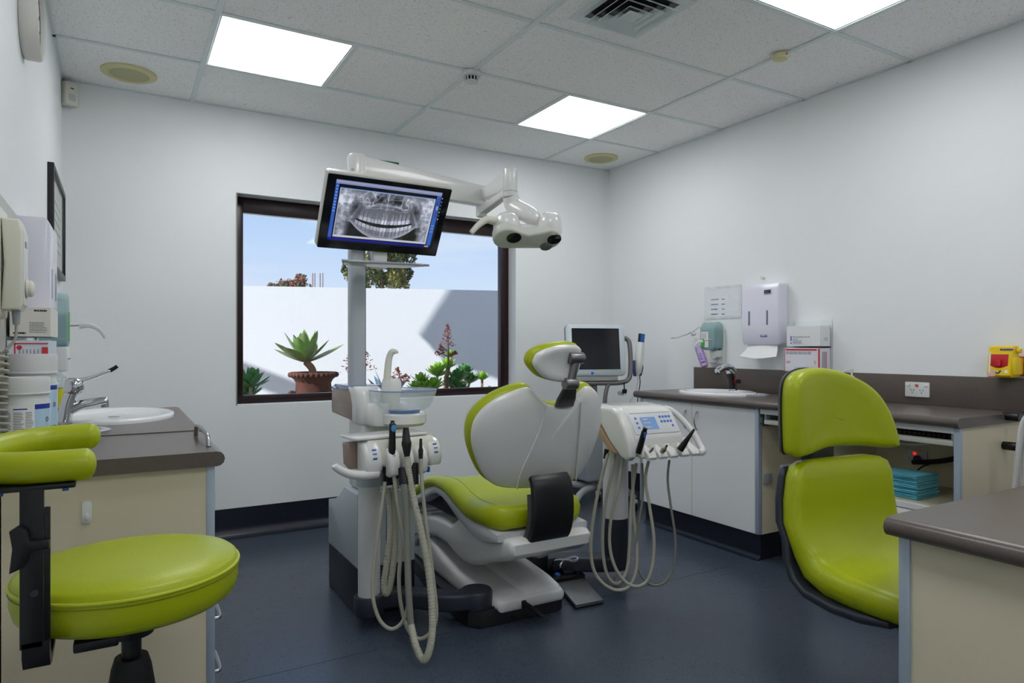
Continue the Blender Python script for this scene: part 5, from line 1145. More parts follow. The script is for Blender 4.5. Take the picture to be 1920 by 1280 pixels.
# ================================================================== SCANNER CART
sc = thing('scanner_cart', (2.78, 3.62, 0), 'grey scanner cart with large blank white-framed touch screen in the corner', 'scanner cart')
so_ = PY(1118, 656, 3.60); sX = Vector((cos(radians(-18)), sin(radians(-18)), 0)); sX = Vector((.96, -.28, 0)).normalized(); sNn = Vector((-.28, -.96, 0)); sU = Vector((0, .12, .99)); sU = (sU-sX*sU.dot(sX)).normalized(); sNn = sX.cross(sU)
sf = FR(so_, sX, sU, sNn); ppm = FPX/(so_.x*SY+so_.y*CY); sw, sh = 117/ppm/.99, 98/ppm
MB().shell(rounded(sw, sh, .03, 6), [(.015, -.06), (.004, -.045), (0, -.02), (.003, -.006)], sf, capin=True).build('monitor_case', M('cart_grey', (140, 140, 144), .4), sc, smooth=45)
MB().shell(rounded(sw-.004, sh-.004, .029, 6), [(0, -.014), (.001, -.002), (.008, .003)], sf).build('monitor_face', M('cart_white', (206, 216, 222), .3), sc, smooth=45)
MB().prism(rounded(sw*.80, sh*.79, .003, 2, -.002, .008), .002, .0045, sf).build('screen', darks, sc)
MB().prism(ellipse(.010, .010, 20, -.036, -sh*.445), .003, .0055, sf).build('power_button', M('cart_blue', (30, 110, 215), .3), sc)
mb = MB(); mb.quad(*[sf(x, y, .0036) for x, y in ((-.02, -sh*.445-.001), (.0, -sh*.445-.001), (.0, -sh*.445+.001), (-.02, -sh*.445+.001))]); mb.build('maker_mark', greyt, sc, smooth=0)
fm_ = M('cart_frame', (128, 126, 126), .35, .4)
MB().tube(smooth_path([sf(-sw*.5, -sh*.5-.042, -.03), sf(0, -sh*.5-.045, -.03), sf(sw*.38, -sh*.5-.045, -.03), sf(sw*.5+.025, -sh*.5-.02, -.03), sf(sw*.5+.045, -sh*.30, -.03), sf(sw*.5+.045, sh*.1, -.03), sf(sw*.5+.03, sh*.22, -.035), sf(sw*.5-.01, sh*.26, -.04)], 7), .016, 14).build('tube_frame', fm_, sc, smooth=70)
MB().prism([(-sw*.42, -sh*.5-.03), (sw*.36, -sh*.5-.03), (sw*.36, -sh*.5+.002), (-sw*.42, -sh*.5+.002)], -.05, -.01, sf, .003).build('lower_tray', M('cart_tray', (176, 178, 178), .4), sc)
nk = sf(.0, -sh*.5-.05, -.04)
MB().tube(smooth_path([sf(.10, -sh*.5-.045, -.03), sf(.08, -sh*.5-.07, -.03), sf(.065, -sh*.5-.13, -.035), sf(.06, -sh*.5-.18, -.04)], 5), .014, 12).build('neck_strut', fm_, sc, smooth=70)
bx, by = nk.x, nk.y
MB().cyl((bx, by+.03, .16), (bx, by+.03, nk.z), .03, n=20).build('mast', fm_, sc)
MB().box(bx-.09, bx+.09, by-.03, by+.14, .22, .62, .02, 3).build('computer_box', greyp, sc)
MB().cyl(sf(sw*.42, -sh*.5-.115, -.03), sf(sw*.42, -sh*.5-.115, .0)+Vector((-.03, 0, 0)), .014, n=14).build('push_knob', greyp, sc)
legs = [(PZ(1190, 948, .03)), Vector((bx-.36, by-.22, .03)), Vector((bx+.24, by+.28, .03)), Vector((bx-.2, by+.32, .03))]
for L in legs:
    top = Vector((bx, by+.03, .17)); mid = top+(L-top)*.6+Vector((0, 0, .09))
    lg = MB().tube(smooth_path([top, mid, L+Vector((0, 0, .055))], 6), lambda q: .026-.008*q, 12).build('leg', M('cart_leg', (150, 152, 154), .35), sc, smooth=70)
    MB().cyl(L+Vector((-.012, .006, 0)), L+Vector((.012, -.006, 0)), .03, n=20).build('castor', blackr, lg)
    MB().box(L.x-.014, L.x+.014, L.y-.02, L.y+.02, L.z+.01, L.z+.045, .006).build('castor_fork', whitem, lg)
# scanner wand in its cradle at the right of the screen
wv = thing('scanner_wand', PY(1198, 700, 3.58), 'white intraoral scanner wand with blue tip in a cradle beside the blank screen', 'scanner wand')
w0, w1 = PY(1195, 703, 3.56), PY(1203, 630, 3.56); wv.location = w0
MB().tubeR([w0+(w1-w0)*q for q in (0, .08, .3, .5, .75, .84, .845)], [.014, .026, .031, .029, .026, .023, .016], 20).build('body', whitep, wv, smooth=45)
dW = (w1-w0).normalized(); pz = w0+(w1-w0)*.84
MB().box(-.022, .022, -.010, .010, 0, .06, .003, mtx=Matrix.Translation(pz) @ Matrix.Rotation(radians(7), 4, 'Y')).build('tip_shell', blackp, wv)
MB().box(-.016, .016, -.0125, -.009, .004, .056, .001, mtx=Matrix.Translation(pz) @ Matrix.Rotation(radians(7), 4, 'Y')).build('tip_window', bluep, wv)
for s_ in (-1, 1): MB().tube(smooth_path([w0+Vector((s_*.03, 0, .10)), w0+Vector((s_*.036, -.004, .05)), w0+Vector((s_*.022, 0, -.005))], 4), .009, 10, sx=1.6).build('cradle_arm', darkp if s_ > 0 else M('cradle_blue', (60, 84, 140), .35), wv, smooth=70)
MB().tube(smooth_path([w0, PY(1196, 715, 3.56), PY(1190, 738, 3.56), PY(1178, 756, 3.57), PY(1160, 775, 3.6)], 6), .0035, 8).build('cable', whitem, wv, smooth=70)
MB().tube(smooth_path([w0+Vector((.02, 0, 0)), PY(1200, 720, 3.58), PY(1196, 745, 3.6), PY(1193, 800, 3.62)], 6), .003, 8).build('cable', blackr, wv, smooth=70)
MB().tube([w0+Vector((-.03, .02, .03)), sf(sw*.5+.045, -sh*.2, -.03)], .008, 8).build('cradle_bracket', greyp, wv)
# loose plug hanging from the frame
pgp = PY(1171, 733, 3.52); pg = thing('power_plug', pgp, 'black power plug hanging from the scanner cart frame', 'plug')
MB().box(pgp.x-.018, pgp.x+.018, pgp.y-.008, pgp.y+.008, pgp.z-.016, pgp.z+.014, .006, 3).build('body', blackp, pg)
for dx in (-.008, .008): MB().box(pgp.x+dx-.0025, pgp.x+dx+.0025, pgp.y-.001, pgp.y+.001, pgp.z-.03, pgp.z-.014).build('pin', steel, pg, smooth=0)
MB().tube(smooth_path([(pgp.x, pgp.y, pgp.z+.012), (pgp.x-.003, pgp.y, pgp.z+.035), (pgp.x-.002, pgp.y, pgp.z+.06)], 4), .004).build('lead', blackr, pg, smooth=70)
# ================================================================== RIGHT BENCH
RZ, RX0, RY1, RY0 = .84, 2.83, 3.31, 1.386
FX = 2.872                                   # cabinet front plane
t = thing('bench_top', (3.1, 2.3, RZ-.04), 'long dark taupe bench top with splashback and double power outlet', 'bench top')
bullnose(MB(), RX0, XR, RY0, RY1, RZ-.04, RZ, ('x0',)).build('top', topm, t, smooth=40)
MB().box(XR-.014, XR, RY0-.02, RY1-.005, RZ, .985, .002).build('splashback', topm, t)
dcab = thing('base_cabinet', (3.1, 2.85, 0), 'white two-door base cabinet with bow handles under the sensor-tap basin', 'cabinet')
MB().box(FX+.018, XR-.022, 2.37, RY1-.02, .14, RZ-.042).build('carcass', cream, dcab, smooth=0)
MB().box(FX+.035, XR-.022, 2.385, RY1-.035, .0, .14).build('plinth', skirtm, dcab, smooth=0)
mb = MB(); prof = [(0, .06)]+[(-.03*(1-cos(a)), .03-.03*sin(a)+.0006) for a in [radians(18*k) for k in range(6)]]+[(0, 0)]
mb.loft([[(FX+.0355+x, y, z) for x, z in prof] for y in (2.385, RY1-.035)]); mb.build('plinth_cove', skirtm, dcab, smooth=60)
ym = PX(1297, 850, FX).y
for y0, y1, hy in ((2.392, ym-.0015, ym-.045), (ym+.0015, RY1-.042, ym+.045)):
    d = MB().box(FX, FX+.017, y0, y1, .142, RZ-.046, .0015, 1).build('door', whitel, dcab)
    MB().tube(smooth_path([(FX, hy, .748), (FX-.014, hy, .738), (FX-.028, hy, .70), (FX-.014, hy, .655), (FX, hy, .645)], 5), .004, 10).build('handle', steel, d, smooth=70)
MB().box(FX+.001, FX+.016, ym-.0016, ym+.0016, .142, RZ-.046).build('door_edge', M('door_edge_cream', (206, 190, 150), .5), dcab, smooth=0)
for y0 in (2.368, RY1-.04): MB().box(FX-.002, FX+.02, y0, y0+.022, .142, RZ-.042, .002).build('edge_strip', alum, dcab)
MB().box(FX+.02, FX+.024, 2.366, 2.37, .142, RZ-.042).build('edge_grey_strip', greyp, dcab, smooth=0)  # narrow grey strip beside the aluminium edge
a, b = PY(1428, 779, 2.37), PY(1456, 796, 2.37); MB().box(a.x, b.x, 2.362, 2.37, b.z, a.z, .002).build('metal_plate', satinm, dcab)
a, b = PY(1432, 889, 2.37), PY(1444, 904, 2.37); MB().box(a.x, b.x, 2.355, 2.37, b.z, a.z, .002).build('magnet_catch', greyp, dcab)
for q in ((1426, 780), (1426, 794), (1463, 774)): c = PY(*q, 2.37); MB().cyl((c.x, 2.366, c.z), (c.x, 2.371, c.z), .004, n=10).build('screw', darkp, dcab)
# open shelf cabinet at the near end
oc = thing('shelf_cabinet', (3.1, 1.7, 0), 'open cream shelf cabinet holding blue bibs under the long bench', 'cabinet')
OY0, OY1 = 1.40, 2.05
MB().box(FX+.018, XR, OY0, OY0+.018, .0, RZ-.042).build('end_panel', cream, oc, smooth=0)
MB().box(FX+.018, XR, OY1-.018, OY1, .0, .715).build('side_panel', cream, oc, smooth=0)
MB().box(FX-.002, FX+.02, OY0-.002, OY0+.022, .0, RZ-.042, .002).build('edge_strip', alum, oc)
MB().box(FX+.018, XR, OY0+.018, OY1-.018, .445, .463).build('shelf', cream, oc, smooth=0)
MB().box(FX, FX+.018, OY0+.022, OY1, .44, .463).build('shelf_edge', whitel, oc, smooth=0)
d = MB().box(FX, FX+.018, OY0+.022, OY1, .14, .435, .002).build('drawer', whitel, oc)
MB().box(XR-.02, XR, OY0+.018, OY1-.018, .463, RZ-.042).build('back_panel', cream, oc, smooth=0)
MB().box(FX, FX+.03, OY0+.022, 2.36, RZ-.066, RZ-.042).build('top_rail', whitel, oc, smooth=0)
kt = thing('keyboard_tray', (3.0, 1.75, .735), 'pale slide-out keyboard tray hanging under the long bench top', 'keyboard tray')
MB().box(FX+.004, FX+.05, OY0+.026, 2.34, .722, .744, .004).build('front_rail', ivory, kt)
MB().box(FX+.05, FX+.30, OY0+.026, 2.34, .722, .73).build('tray', ivory, kt, smooth=0)
for y in (OY0+.026, 2.33): MB().box(FX+.01, FX+.30, y, y+.01, .73, RZ-.044).build('hanger', greyp, kt, smooth=0)
kb = thing('keyboard', (3.02, 1.7, .731), 'dark keyboard on the tray under the long bench', 'keyboard')
MB().box(FX+.07, FX+.22, 1.44, 1.90, .731, .742, .003).build('body', M('kb_brown', (40, 34, 32), .5), kb)
keym = M('kb_key', (58, 50, 48), .5); ks = None
for i in range(22):
    for j in range(5):
        if ks is None: ks = MB().box(FX+.08, FX+.098, 1.45, 1.466, .742, .757, .002, 1).build('key', keym, kb); k0 = ks
        else:
            k0 = ks.copy(); COL.objects.link(k0); k0.location = ks.location+Vector((j*.025, i*.0203, .002*j))
# socket outlets
def outlet(name, o, X, Y, label, lit):
    N = Vector(X).cross(Vector(Y)); f = FR(o, X, Y, N); t = thing(name, Vector(o), label, 'power outlet', 'double power outlets')
    MB().prism(rounded(.115, .072, .004, 3), 0, .009, f, .002).build('plate', whitem, t)
    for sx_ in (-1, 1):
        MB().prism(rounded(.015, .010, .002, 2, sx_*.042, .021), .009, .014, f, .001).build('rocker', whitep, t)
        mb = MB()
        for (dx, dy, an) in ((-.007, .003, 30), (.007, .003, -30), (0, -.009, 0)):
            ca, sa = cos(radians(an)), sin(radians(an)); cx_, cy_ = sx_*.022+dx, -.006+dy
            mb.prism([(cx_+ca*x-sa*y, cy_+sa*x+ca*y) for x, y in ((-.0012, -.004), (.0012, -.004), (.0012, .004), (-.0012, .004))], .009, .0096, f)
        mb.build('slots', blackp, t, smooth=0)
    MB().prism(rounded(.014, .012, .002, 2, 0, .02), .009, .012, f, .001).build('neon', M('neon_lit', (230, 30, 30), .3, emit=1.2) if lit else M('neon_orange', (214, 92, 48), .3), t)
    return t
outlet('power_outlet', PX(1721, 730, XR-.014), (0, -1, 0), (0, 0, 1), 'white double power outlet with orange switch on the dark splashback', False)
outlet('power_outlet', PX(1717, 857, XR-.02), (0, -1, 0), (0, 0, 1), 'double power outlet with glowing red neon inside the open shelf cabinet', True)
# black plug and cable in the outlet
pp = PX(1722, 862, XR-.03); pc_ = thing('power_cable', pp, 'thick black plug and cable in the outlet behind the blue bibs', 'cable')
MB().tube([PX(1720, 860, XR-.03), PX(1720, 861, XR-.06)], .019, 16).build('plug', blackp, pc_, smooth=45)
MB().tube(smooth_path([PX(1712, 866, XR-.06), PX(1735, 866, XR-.08), PX(1765, 864, XR-.12), PX(1797, 858, XR-.16)], 6), lambda q: .011+.001*q, 12).build('sleeve', blackr, pc_, smooth=70)
MB().tube(smooth_path([PX(1750, 868, XR-.10), PX(1735, 872, XR-.09), PX(1722, 880, XR-.08), PX(1716, 890, XR-.08)], 6), .0035, 8).build('thin_lead', blackr, pc_, smooth=70)
wc = thing('white_cable', PX(1710, 830, FX+.2), 'thin white cable sagging below the keyboard tray', 'cable')
MB().tube(smooth_path([PX(1660, 822, FX+.2), PX(1690, 831, FX+.2), PX(1715, 833, FX+.2), PX(1745, 831, FX+.22), PX(1765, 826, FX+.25)], 6), .0035, 8).build('cable', whitem, wc, smooth=70)
# stack of folded blue bibs, one by one
bibm = M('bib_blue', (128, 216, 236), .75, var=.05, vscale=30); rb_ = random.Random(5)
bz = .464; bpx = PZ(1719, 938, bz); NB = 16; bh = .0062
base = None
for i in range(NB):
    h = bh*rb_.uniform(.75, 1.25); dx, dy = rb_.uniform(-.007, .007), rb_.uniform(-.004, .004)
    x0, y0 = bpx.x+dx, bpx.y+dy; w_, l_ = .17, .195
    mb = MB(); prof = [(.001, h*.16), (-.003, h*.5), (.001, h*.84), (w_, h*.84), (w_+.001, h*.5), (w_, h*.16)]
    lw = 5; mb.loft([[(x0+x+.0015*sin(k*1.7+i), y0+l_*k/lw, bz+z+.0012*sin(k*2.1+i*1.3)*(1 if i else 0)) for x, z in prof] for k in range(lw+1)])
    lb = ('lowest folded blue paper bib of the stack on the cabinet shelf' if i == 0 else 'topmost folded blue paper bib of the stack on the cabinet shelf' if i == NB-1 else 'folded blue paper bib between others in the stack on the cabinet shelf')
    mb.build('paper_bib', bibm, None, smooth=30, label=lb, cat='bib', group='stack of blue paper bibs'); bz += h
# right basin and tap
c = PZ(1322, 737, RZ); basin('hand_basin', (c.x+.03, 2.86), .20, .245, RZ, 'white oval ceramic basin under the black sensor tap')
t = thing('waste_chute_ring', (3.0, 2.44, RZ), 'flat pale chute ring between sensor-tap basin and green task chair', 'waste chute'); rc = PZ(1408, 743, RZ)
MB().lathe([(.085, RZ+.0005), (.085, RZ+.008), (.078, RZ+.011), (.06, RZ+.011), (.056, RZ+.004)], (rc.x+.06, rc.y+.03, 0), 36).build('ring', M('ring_grey', (176, 180, 186), .3, .4), t, smooth=40)
MB().lathe([(.057, RZ+.004), (.001, RZ+.0035)], (rc.x+.06, rc.y+.03, 0), 36).build('opening', M('ring_lid', (150, 154, 160), .3, .4), t)
tb = PZ(1352, 731, RZ+.016); T0 = Vector((3.19, 2.82, RZ+.018)); tt = thing('sensor_tap', T0, 'chrome and black sensor tap below the wall notice', 'tap')
MB().tube(smooth_path([T0, T0+Vector((-.006, 0, .05)), T0+Vector((-.02, 0, .105)), T0+Vector((-.03, 0, .13))], 5), lambda q: .028-.002*q, 20, sx=.85).build('body', chrome, tt, smooth=70)
MB().tube(smooth_path([T0+Vector((-.012, -.004, .012)), T0+Vector((-.018, -.006, .06)), T0+Vector((-.034, -.006, .105))], 5), lambda q: .0235, 20, sx=.8).build('sensor_face', blackp, tt, smooth=70)
MB().tube(smooth_path([T0+Vector((-.005, 0, .115)), T0+Vector((-.04, 0, .14)), T0+Vector((-.09, 0, .138)), T0+Vector((-.135, 0, .118))], 6), lambda q: .027-.010*q, 18, sx=1.1).build('spout', chrome, tt, smooth=70)
MB().cyl(T0+Vector((-.122, 0, .118)), T0+Vector((-.124, 0, .100)), .011, n=16).build('aerator', blackp, tt)
MB().cyl(T0+Vector((.0, -.026, .055)), T0+Vector((.0, -.05, .058)), .014, n=16, bev=.003).build('temperature_knob', blackp, tt)
MB().cyl(T0+Vector((.0, -.024, .058)), T0+Vector((.0, -.03, .058)), .016, n=16).build('red_mark', redt, tt)

# ================================================================== RIGHT WALL
def RW(u, v, d=0.): return PX(u, v, XR-d)
# towel dispenser with hanging towel
t = thing('towel_dispenser', (XR, 2.7, 1.14), 'white paper towel dispenser with two sight slots and a towel hanging out', 'towel dispenser')
ty0, ty1, tz0, tz1 = 2.57, 2.835, 1.135, 1.493
MB().prism([(0, tz0), (.075, tz0), (.088, tz0+.02), (.092, tz0+.1), (.088, tz1-.03), (.07, tz1), (0, tz1)], ty0, ty1, lambda x, z, y: Vector((XR-x, y, z)), .012, 3).build('case', lav, t, smooth=45)
for y in (ty0+.075, ty0+.205): MB().prism(rounded(.012, .088, .005, 3, y, tz0+.158), 0, .003, lambda a, z, d: Vector((XR-.090-d, a, z)), .001).build('sight_slot', M('slot_chrome', (130, 134, 142), .2, .6), t)
MB().box(XR-.0925, XR-.0905, ty0+.045, ty0+.098, tz1-.062, tz1-.034, .001).build('label_border', paper, t)
MB().box(XR-.0932, XR-.0924, ty0+.048, ty0+.095, tz1-.059, tz1-.037).build('black_label', blackt, t)
printlines('label_mark', (XR-.0934, ty0+.09, tz1-.055), (0, -1, 0), (0, 0, 1), .036, .012, 2, greyt, t, .5, 3)
MB().prism([(ty0+.075, tz0+.045), (ty0+.122, tz0+.045), (ty0+.126, tz0+.057), (ty0+.079, tz0+.057)], 0, .0012, lambda a, z, d: Vector((XR-.0905-d, a, z))).build('blue_badge', navyt, t)
printlines('badge_print', (XR-.0919, ty0+.118, tz0+.048), (0, -1, 0), (0, 0, 1), .036, .006, 1, paper, t, .8, 2)
tw = thing('paper_towel', (XR-.06, 2.7, 1.06), 'white paper towel hanging from the two-slot dispenser', 'paper towel')
mb = MB(); R0 = []
for k in range(7):
    q = k/6; R0.append((ty0+.03+(ty1-ty0-.06)*q, q))
mb.loft([[(XR-.055-.010*sin(pi*q), y, tz0+.01) for y, q in R0]+[(XR-.05-.010*sin(pi*q), y, tz0+.01) for y, q in R0[::-1]],
         [(XR-.07-.012*sin(pi*q), y+(q-.5)*.02, tz0-.03) for y, q in R0]+[(XR-.066-.012*sin(pi*q), y+(q-.5)*.02, tz0-.03) for y, q in R0[::-1]],
         [(XR-.10-.012*sin(pi*q), y+(q-.5)*.06+.005, tz0-.07-.012*sin(pi*q)) for y, q in R0]+[(XR-.097-.012*sin(pi*q), y+(q-.5)*.06+.005, tz0-.073-.012*sin(pi*q)) for y, q in R0[::-1]]])
mb.build('sheet', paper, tw, smooth=60)
hk = RW(1432, 521); t = thing('wall_hook', hk, 'tiny cream wall hook above the two-slot towel dispenser', 'hook')
MB().cyl(hk, hk-Vector((.012, 0, 0)), .011, n=16).build('base', ivory, t)
MB().tube(smooth_path([hk-Vector((.01, 0, 0)), hk-Vector((.022, 0, .006)), hk-Vector((.024, 0, -.006))], 4), .003).build('hook', ivory, t)
# notice in a plastic sleeve
a, b = RW(1322, 540), RW(1391, 596); t = thing('wall_notice', (XR, (a.y+b.y)/2, b.z), 'white printed notice in a crinkled plastic sleeve between soap and towel dispensers', 'notice')
t['label'] = 'white printed notice in a crinkled plastic sleeve between soap and towel dispensers'
MB().box(XR-.002, XR, b.y, a.y, b.z, RW(1322, 540).z, 0).build('paper_sheet', paper, t, smooth=0)
for k in range(4):
    zz = b.z+.025+k*.032
    printlines('print', (XR-.0022, a.y-.055, zz), (0, -1, 0), (0, 0, 1), .07, .016, 1, blackt if k < 2 else greyt, t, .5, k+3)
    printlines('print', (XR-.0022, a.y-.145, zz), (0, -1, 0), (0, 0, 1), .03, .012, 1, blackt, t, .5, k+9)
mb = MB(); n_ = 14; grid = []
rs = random.Random(4)
for j in range(n_+1):
    grid.append([(XR-.004-rs.uniform(0, .006)*(0 < i < n_)*(0 < j < n_), a.y+.004+(b.y-a.y-.008)*i/n_, b.z-.004+(a.z-b.z+.008)*j/n_) for i in range(n_+1)])
mb.loft(grid, closed=False); mb.build('plastic_sleeve', clear_mat('sleeve_plastic', (.99, .99, .99), .16, .08), t, smooth=180)
# teal soap dispenser with green label
t = thing('soap_dispenser', RW(1345, 660), 'wall soap dispenser with teal soap and green leaf label beside the notice', 'soap dispenser')
yc = RW(1352, 640).y+.0; zz1, zz0 = RW(1345, 604).z, RW(1345, 656).z
fs = FR((XR, yc+.02, 0), (0, -1, 0), (0, 0, 1), (-1, 0, 0))
soap_bottle(t, lambda x, z, d: fs(x, z, d+.02), .12, zz1-zz0, .085, zz0, .74)
MB().box(XR-.022, XR, yc-.04, yc+.08, zz0-.09, zz1-.05, .004).build('back_plate', whitem, t)
MB().prism(rounded(.062, .10, .004, 3, -.02, zz0+.068), .1055, .107, fs).build('label', paper, t)
MB().prism(rounded(.03, .055, .012, 4, -.034, zz0+.045), .107, .108, fs).build('label_leaf', M('leaf_green', (70, 170, 50), .5), t)
printlines('label_print', fs(-.045, zz0+.075, .1072), (0, -1, 0), (0, 0, 1), .045, .035, 4, greyt, t, .35, 2)
MB().prism([(-.03, zz0-.082), (.012, zz0-.082), (.012, zz0+.002), (-.03, zz0+.002)], .02, .10, fs, .006).build('pump_housing', whitem, t)
MB().prism([(-.005, zz0-.07), (.05, zz0-.045), (.055, zz0-.002), (-.005, zz0-.002)], .01, .07, fs, .008).build('side_cover', M('cover_clear', (210, 216, 214), .25), t)
MB().tube(smooth_path([fs(.045, zz0-.02, .06), fs(.055, zz0+.03, .075), fs(.05, zz0+.066, .09), fs(.02, zz0+.062, .13), fs(-.005, zz0+.056, .15)], 5), .003, 8).build('lever_wire', steel, t, smooth=70)
MB().tube(smooth_path([fs(.0, zz0+.057, .145), fs(-.022, zz0+.05, .16), fs(-.04, zz0+.03, .17), fs(-.042, zz0+.022, .17)], 5), lambda q: .010-.003*q, 12, sx=.6).build('lever_paddle', whitep, t, smooth=70)
# pink hand-rub bottle in a wire bracket, leaning
t = thing('hand_rub_bottle', RW(1325, 690, .08), 'clear pump bottle of pink hand rub with purple label leaning in a wire holder', 'bottle')
b0, b1 = PX(1322, 688, XR-.12), PX(1301, 628, XR-.12)
MB().tubeR([b0+(b1-b0)*q for q in (0, .02, .62, .72, .80, .88, .9)], [.022, .0245, .0245, .022, .014, .013, .001], 24).build('bottle', clear_mat('bottle_clear', (.92, .93, .95), .05), t, smooth=45)
MB().tubeR([b0+(b1-b0)*q for q in (.015, .03, .6)], [.020, .0235, .0235], 24).build('liquid', M('pink_rub', (214, 180, 214), .35), t, smooth=45)
bd = (b1-b0).normalized(); bv = (Vector((0, 0, 0))-Vector((b0.x, b0.y, 0))).normalized(); bs = bd.cross(bv).normalized(); bv = bs.cross(bd).normalized()*-1
bv = bv if bv.dot(Vector((-1, -1, 0))) > 0 else -bv
bs = bv.cross(bd)*-1; fbot = lambda x, y, d: b0+bs*x+bd*y+bv*(d+sqrt(max(0, .0247**2-x*x)))
L_ = (b1-b0).length
def blab(x0, x1, y0, y1, m, nm, d):
    mb = MB(); n = 6
    for i in range(n):
        p, q = x0+(x1-x0)*i/n, x0+(x1-x0)*(i+1)/n; mb.quad(fbot(p, y0, d), fbot(q, y0, d), fbot(q, y1, d), fbot(p, y1, d))
    mb.build(nm, m, t, smooth=60)
lil = M('lilac_label', (196, 176, 222), .5); pur = M('purple_print', (84, 64, 180), .5)
blab(-.018, .018, L_*.08, L_*.62, lil, 'label', .0004); blab(-.018, -.0165, L_*.08, L_*.62, pur, 'label_edge', .0008); blab(.0165, .018, L_*.08, L_*.62, pur, 'label_edge', .0008)
blab(-.012, .012, L_*.1, L_*.15, pur, 'label_band', .0008)
for k in range(5): blab(-.010, .008-.002*(k % 2), L_*(.2+k*.045), L_*(.215+k*.045), pur, 'label_print', .0008)
mb = MB(); mb.add([fbot(-.012, L_*.48, .001), fbot(.010, L_*.48, .001), fbot(-.010, L_*.6, .001)], [[0, 1, 2]]); mb.build('label_mark', pur, t, smooth=0)
MB().tubeR([b1, b1+bd*.012, b1+bd*.02], [.016, .017, .008], 18).build('cap', whitep, t, smooth=45)
MB().box(-.03, .012, -.008, .008, .0, .012, .004, mtx=Matrix.Translation(b1+bd*.014)).build('pump_head', whitep, t)
hw = thing('wire_holder', RW(1312, 640, .06), 'bent steel wire elbow lever holder around the leaning pink bottle', 'holder')
MB().tube(smooth_path([PX(1260, 633, XR-.16), PX(1275, 631, XR-.15), PX(1297, 623, XR-.13), PX(1313, 614, XR-.10), PX(1314, 640, XR-.10), PX(1322, 665, XR-.10)], 5), .0025, 8).build('lever_wire', steel, hw, smooth=70)
MB().tube(smooth_path([PX(1258, 633.5, XR-.16), PX(1270, 632.5, XR-.155), PX(1280, 629, XR-.15)], 4), .005, 8, sx=.5).build('lever_pad', whitem, hw, smooth=70)
MB().tube([b0+bd*.06+Vector((.026*cos(x), .026*sin(x), 0)) for x in [2*pi*k/24 for k in range(25)]], .002, 6).build('ring', steel, hw)
MB().tube([b0+bd*.06+Vector((.026, 0, 0)), Vector((XR, b0.y, b0.z+.06))], .003, 6).build('wall_stay', steel, hw)
# glove cartons in the acrylic rack, right wall
gy0, gy1 = RW(1560, 640).y, RW(1478, 640).y; gz2, gz1, gz0 = RW(1558, 600).z, RW(1558, 649).z, RW(1558, 697).z
gd = .10; rack = thing('acrylic_rack', (XR, (gy0+gy1)/2, gz0), 'clear two-tier acrylic rack with two cartons beside the towel dispenser', 'rack')
gyl = PX(1468, 640, XR-gd).y
for a in ((XR-gd, XR, gy0-.004, gy0, gz0, gz2), (XR-gd, XR, gyl, gyl+.004, gz0, gz2), (XR-gd, XR, gy0, gyl, gz1-.004, gz1), (XR-gd, XR, gy0, gyl, gz0-.004, gz0), (XR-gd, XR-gd+.003, gy0, gyl, gz0, gz0+.03), (XR-.007, XR-.003, gy0+.004, gyl-.004, gz0+.002, gz2-.002), (XR-gd, XR-gd+.003, gy0, gyl, gz1, gz1+.012)):
    MB().box(*a).build('acrylic_panel', acryl, rack, smooth=0)
def carton(y0, y1, z0, z1, x0, x1, label, col):
    t = thing('glove_carton', ((x0+x1)/2, (y0+y1)/2, z0), label, 'box'); MB().box(x0, x1, y0, y1, z0, z1, .001, 1).build('carton', col, t); return t
x0 = XR-gd+.006
t = carton(gy0+.006, gyl-.02, gz1, gz1+(gz2-gz1)*.78, x0, XR-.008, 'white carton with blue bar and small print on the upper tier of the acrylic rack', M('carton_clean', (232, 233, 235), .5))
W2 = gyl-gy0-.026; zt_ = gz1
pr_ = lambda y, z: (x0-.0005, y, z)
L0 = gyl-.02
MB().box(x0-.0008, x0, L0-.032, L0-.026, zt_+.03, zt_+.058).build('blue_bar', navyt, t); MB().box(x0-.0008, x0, L0-.032, L0-.026, zt_+.014, zt_+.022).build('blue_bar', navyt, t)
text('lettering', 'PROCEDURE GLOVE', .012, (x0-.0003, L0-.04, zt_+.048), (0, -1, 0), (0, 0, 1), greyt, t)
text('lettering', 'EXAMS', .010, (x0-.0003, L0-.04, zt_+.036), (0, -1, 0), (0, 0, 1), greyt, t)
printlines('print', pr_(L0-.04, zt_+.012), (0, -1, 0), (0, 0, 1), .07, .022, 4, navyt, t, .35, 3); printlines('print', ((XR-.06), gy0+.006, zt_+.03), (1, 0, 0), (0, 0, 1), .03, .02, 3, greyt, t, .35, 6)
t = carton(gy0+.006, gyl-.004, gz0, gz0+(gz1-gz0)*.93, x0, XR-.008, 'red-bordered white carton reading 200 and S in the lower acrylic rack tier', M('carton_lilac', (226, 226, 234), .5))
L0 = gyl-.004; H1 = (gz1-gz0)*.93; R1 = gy0+.006
mb = MB(); mb.box(x0-.0008, x0, R1+.02, L0-.01, gz0+H1-.014, gz0+H1-.005); mb.box(x0-.0008, x0, R1+.002, R1+.012, gz0, gz0+H1-.002); mb.box(x0-.0008, x0, L0-.006, L0-.003, gz0, gz0+H1-.002); mb.build('red_border', redt, t, smooth=0)
printlines('print', pr_(L0-.012, gz0+H1-.036), (0, -1, 0), (0, 0, 1), .20, .018, 2, greyt, t, .45, 3)
text('lettering', '200', .020, (x0-.0003, L0-.012, gz0+.045), (0, -1, 0), (0, 0, 1), redt, t); text('lettering', 'S', .026, (x0-.0003, R1+.038, gz0+.043), (0, -1, 0), (0, 0, 1), redt, t)
printlines('print', pr_(L0-.07, gz0+.012), (0, -1, 0), (0, 0, 1), .12, .012, 2, greyt, t, .35, 9)
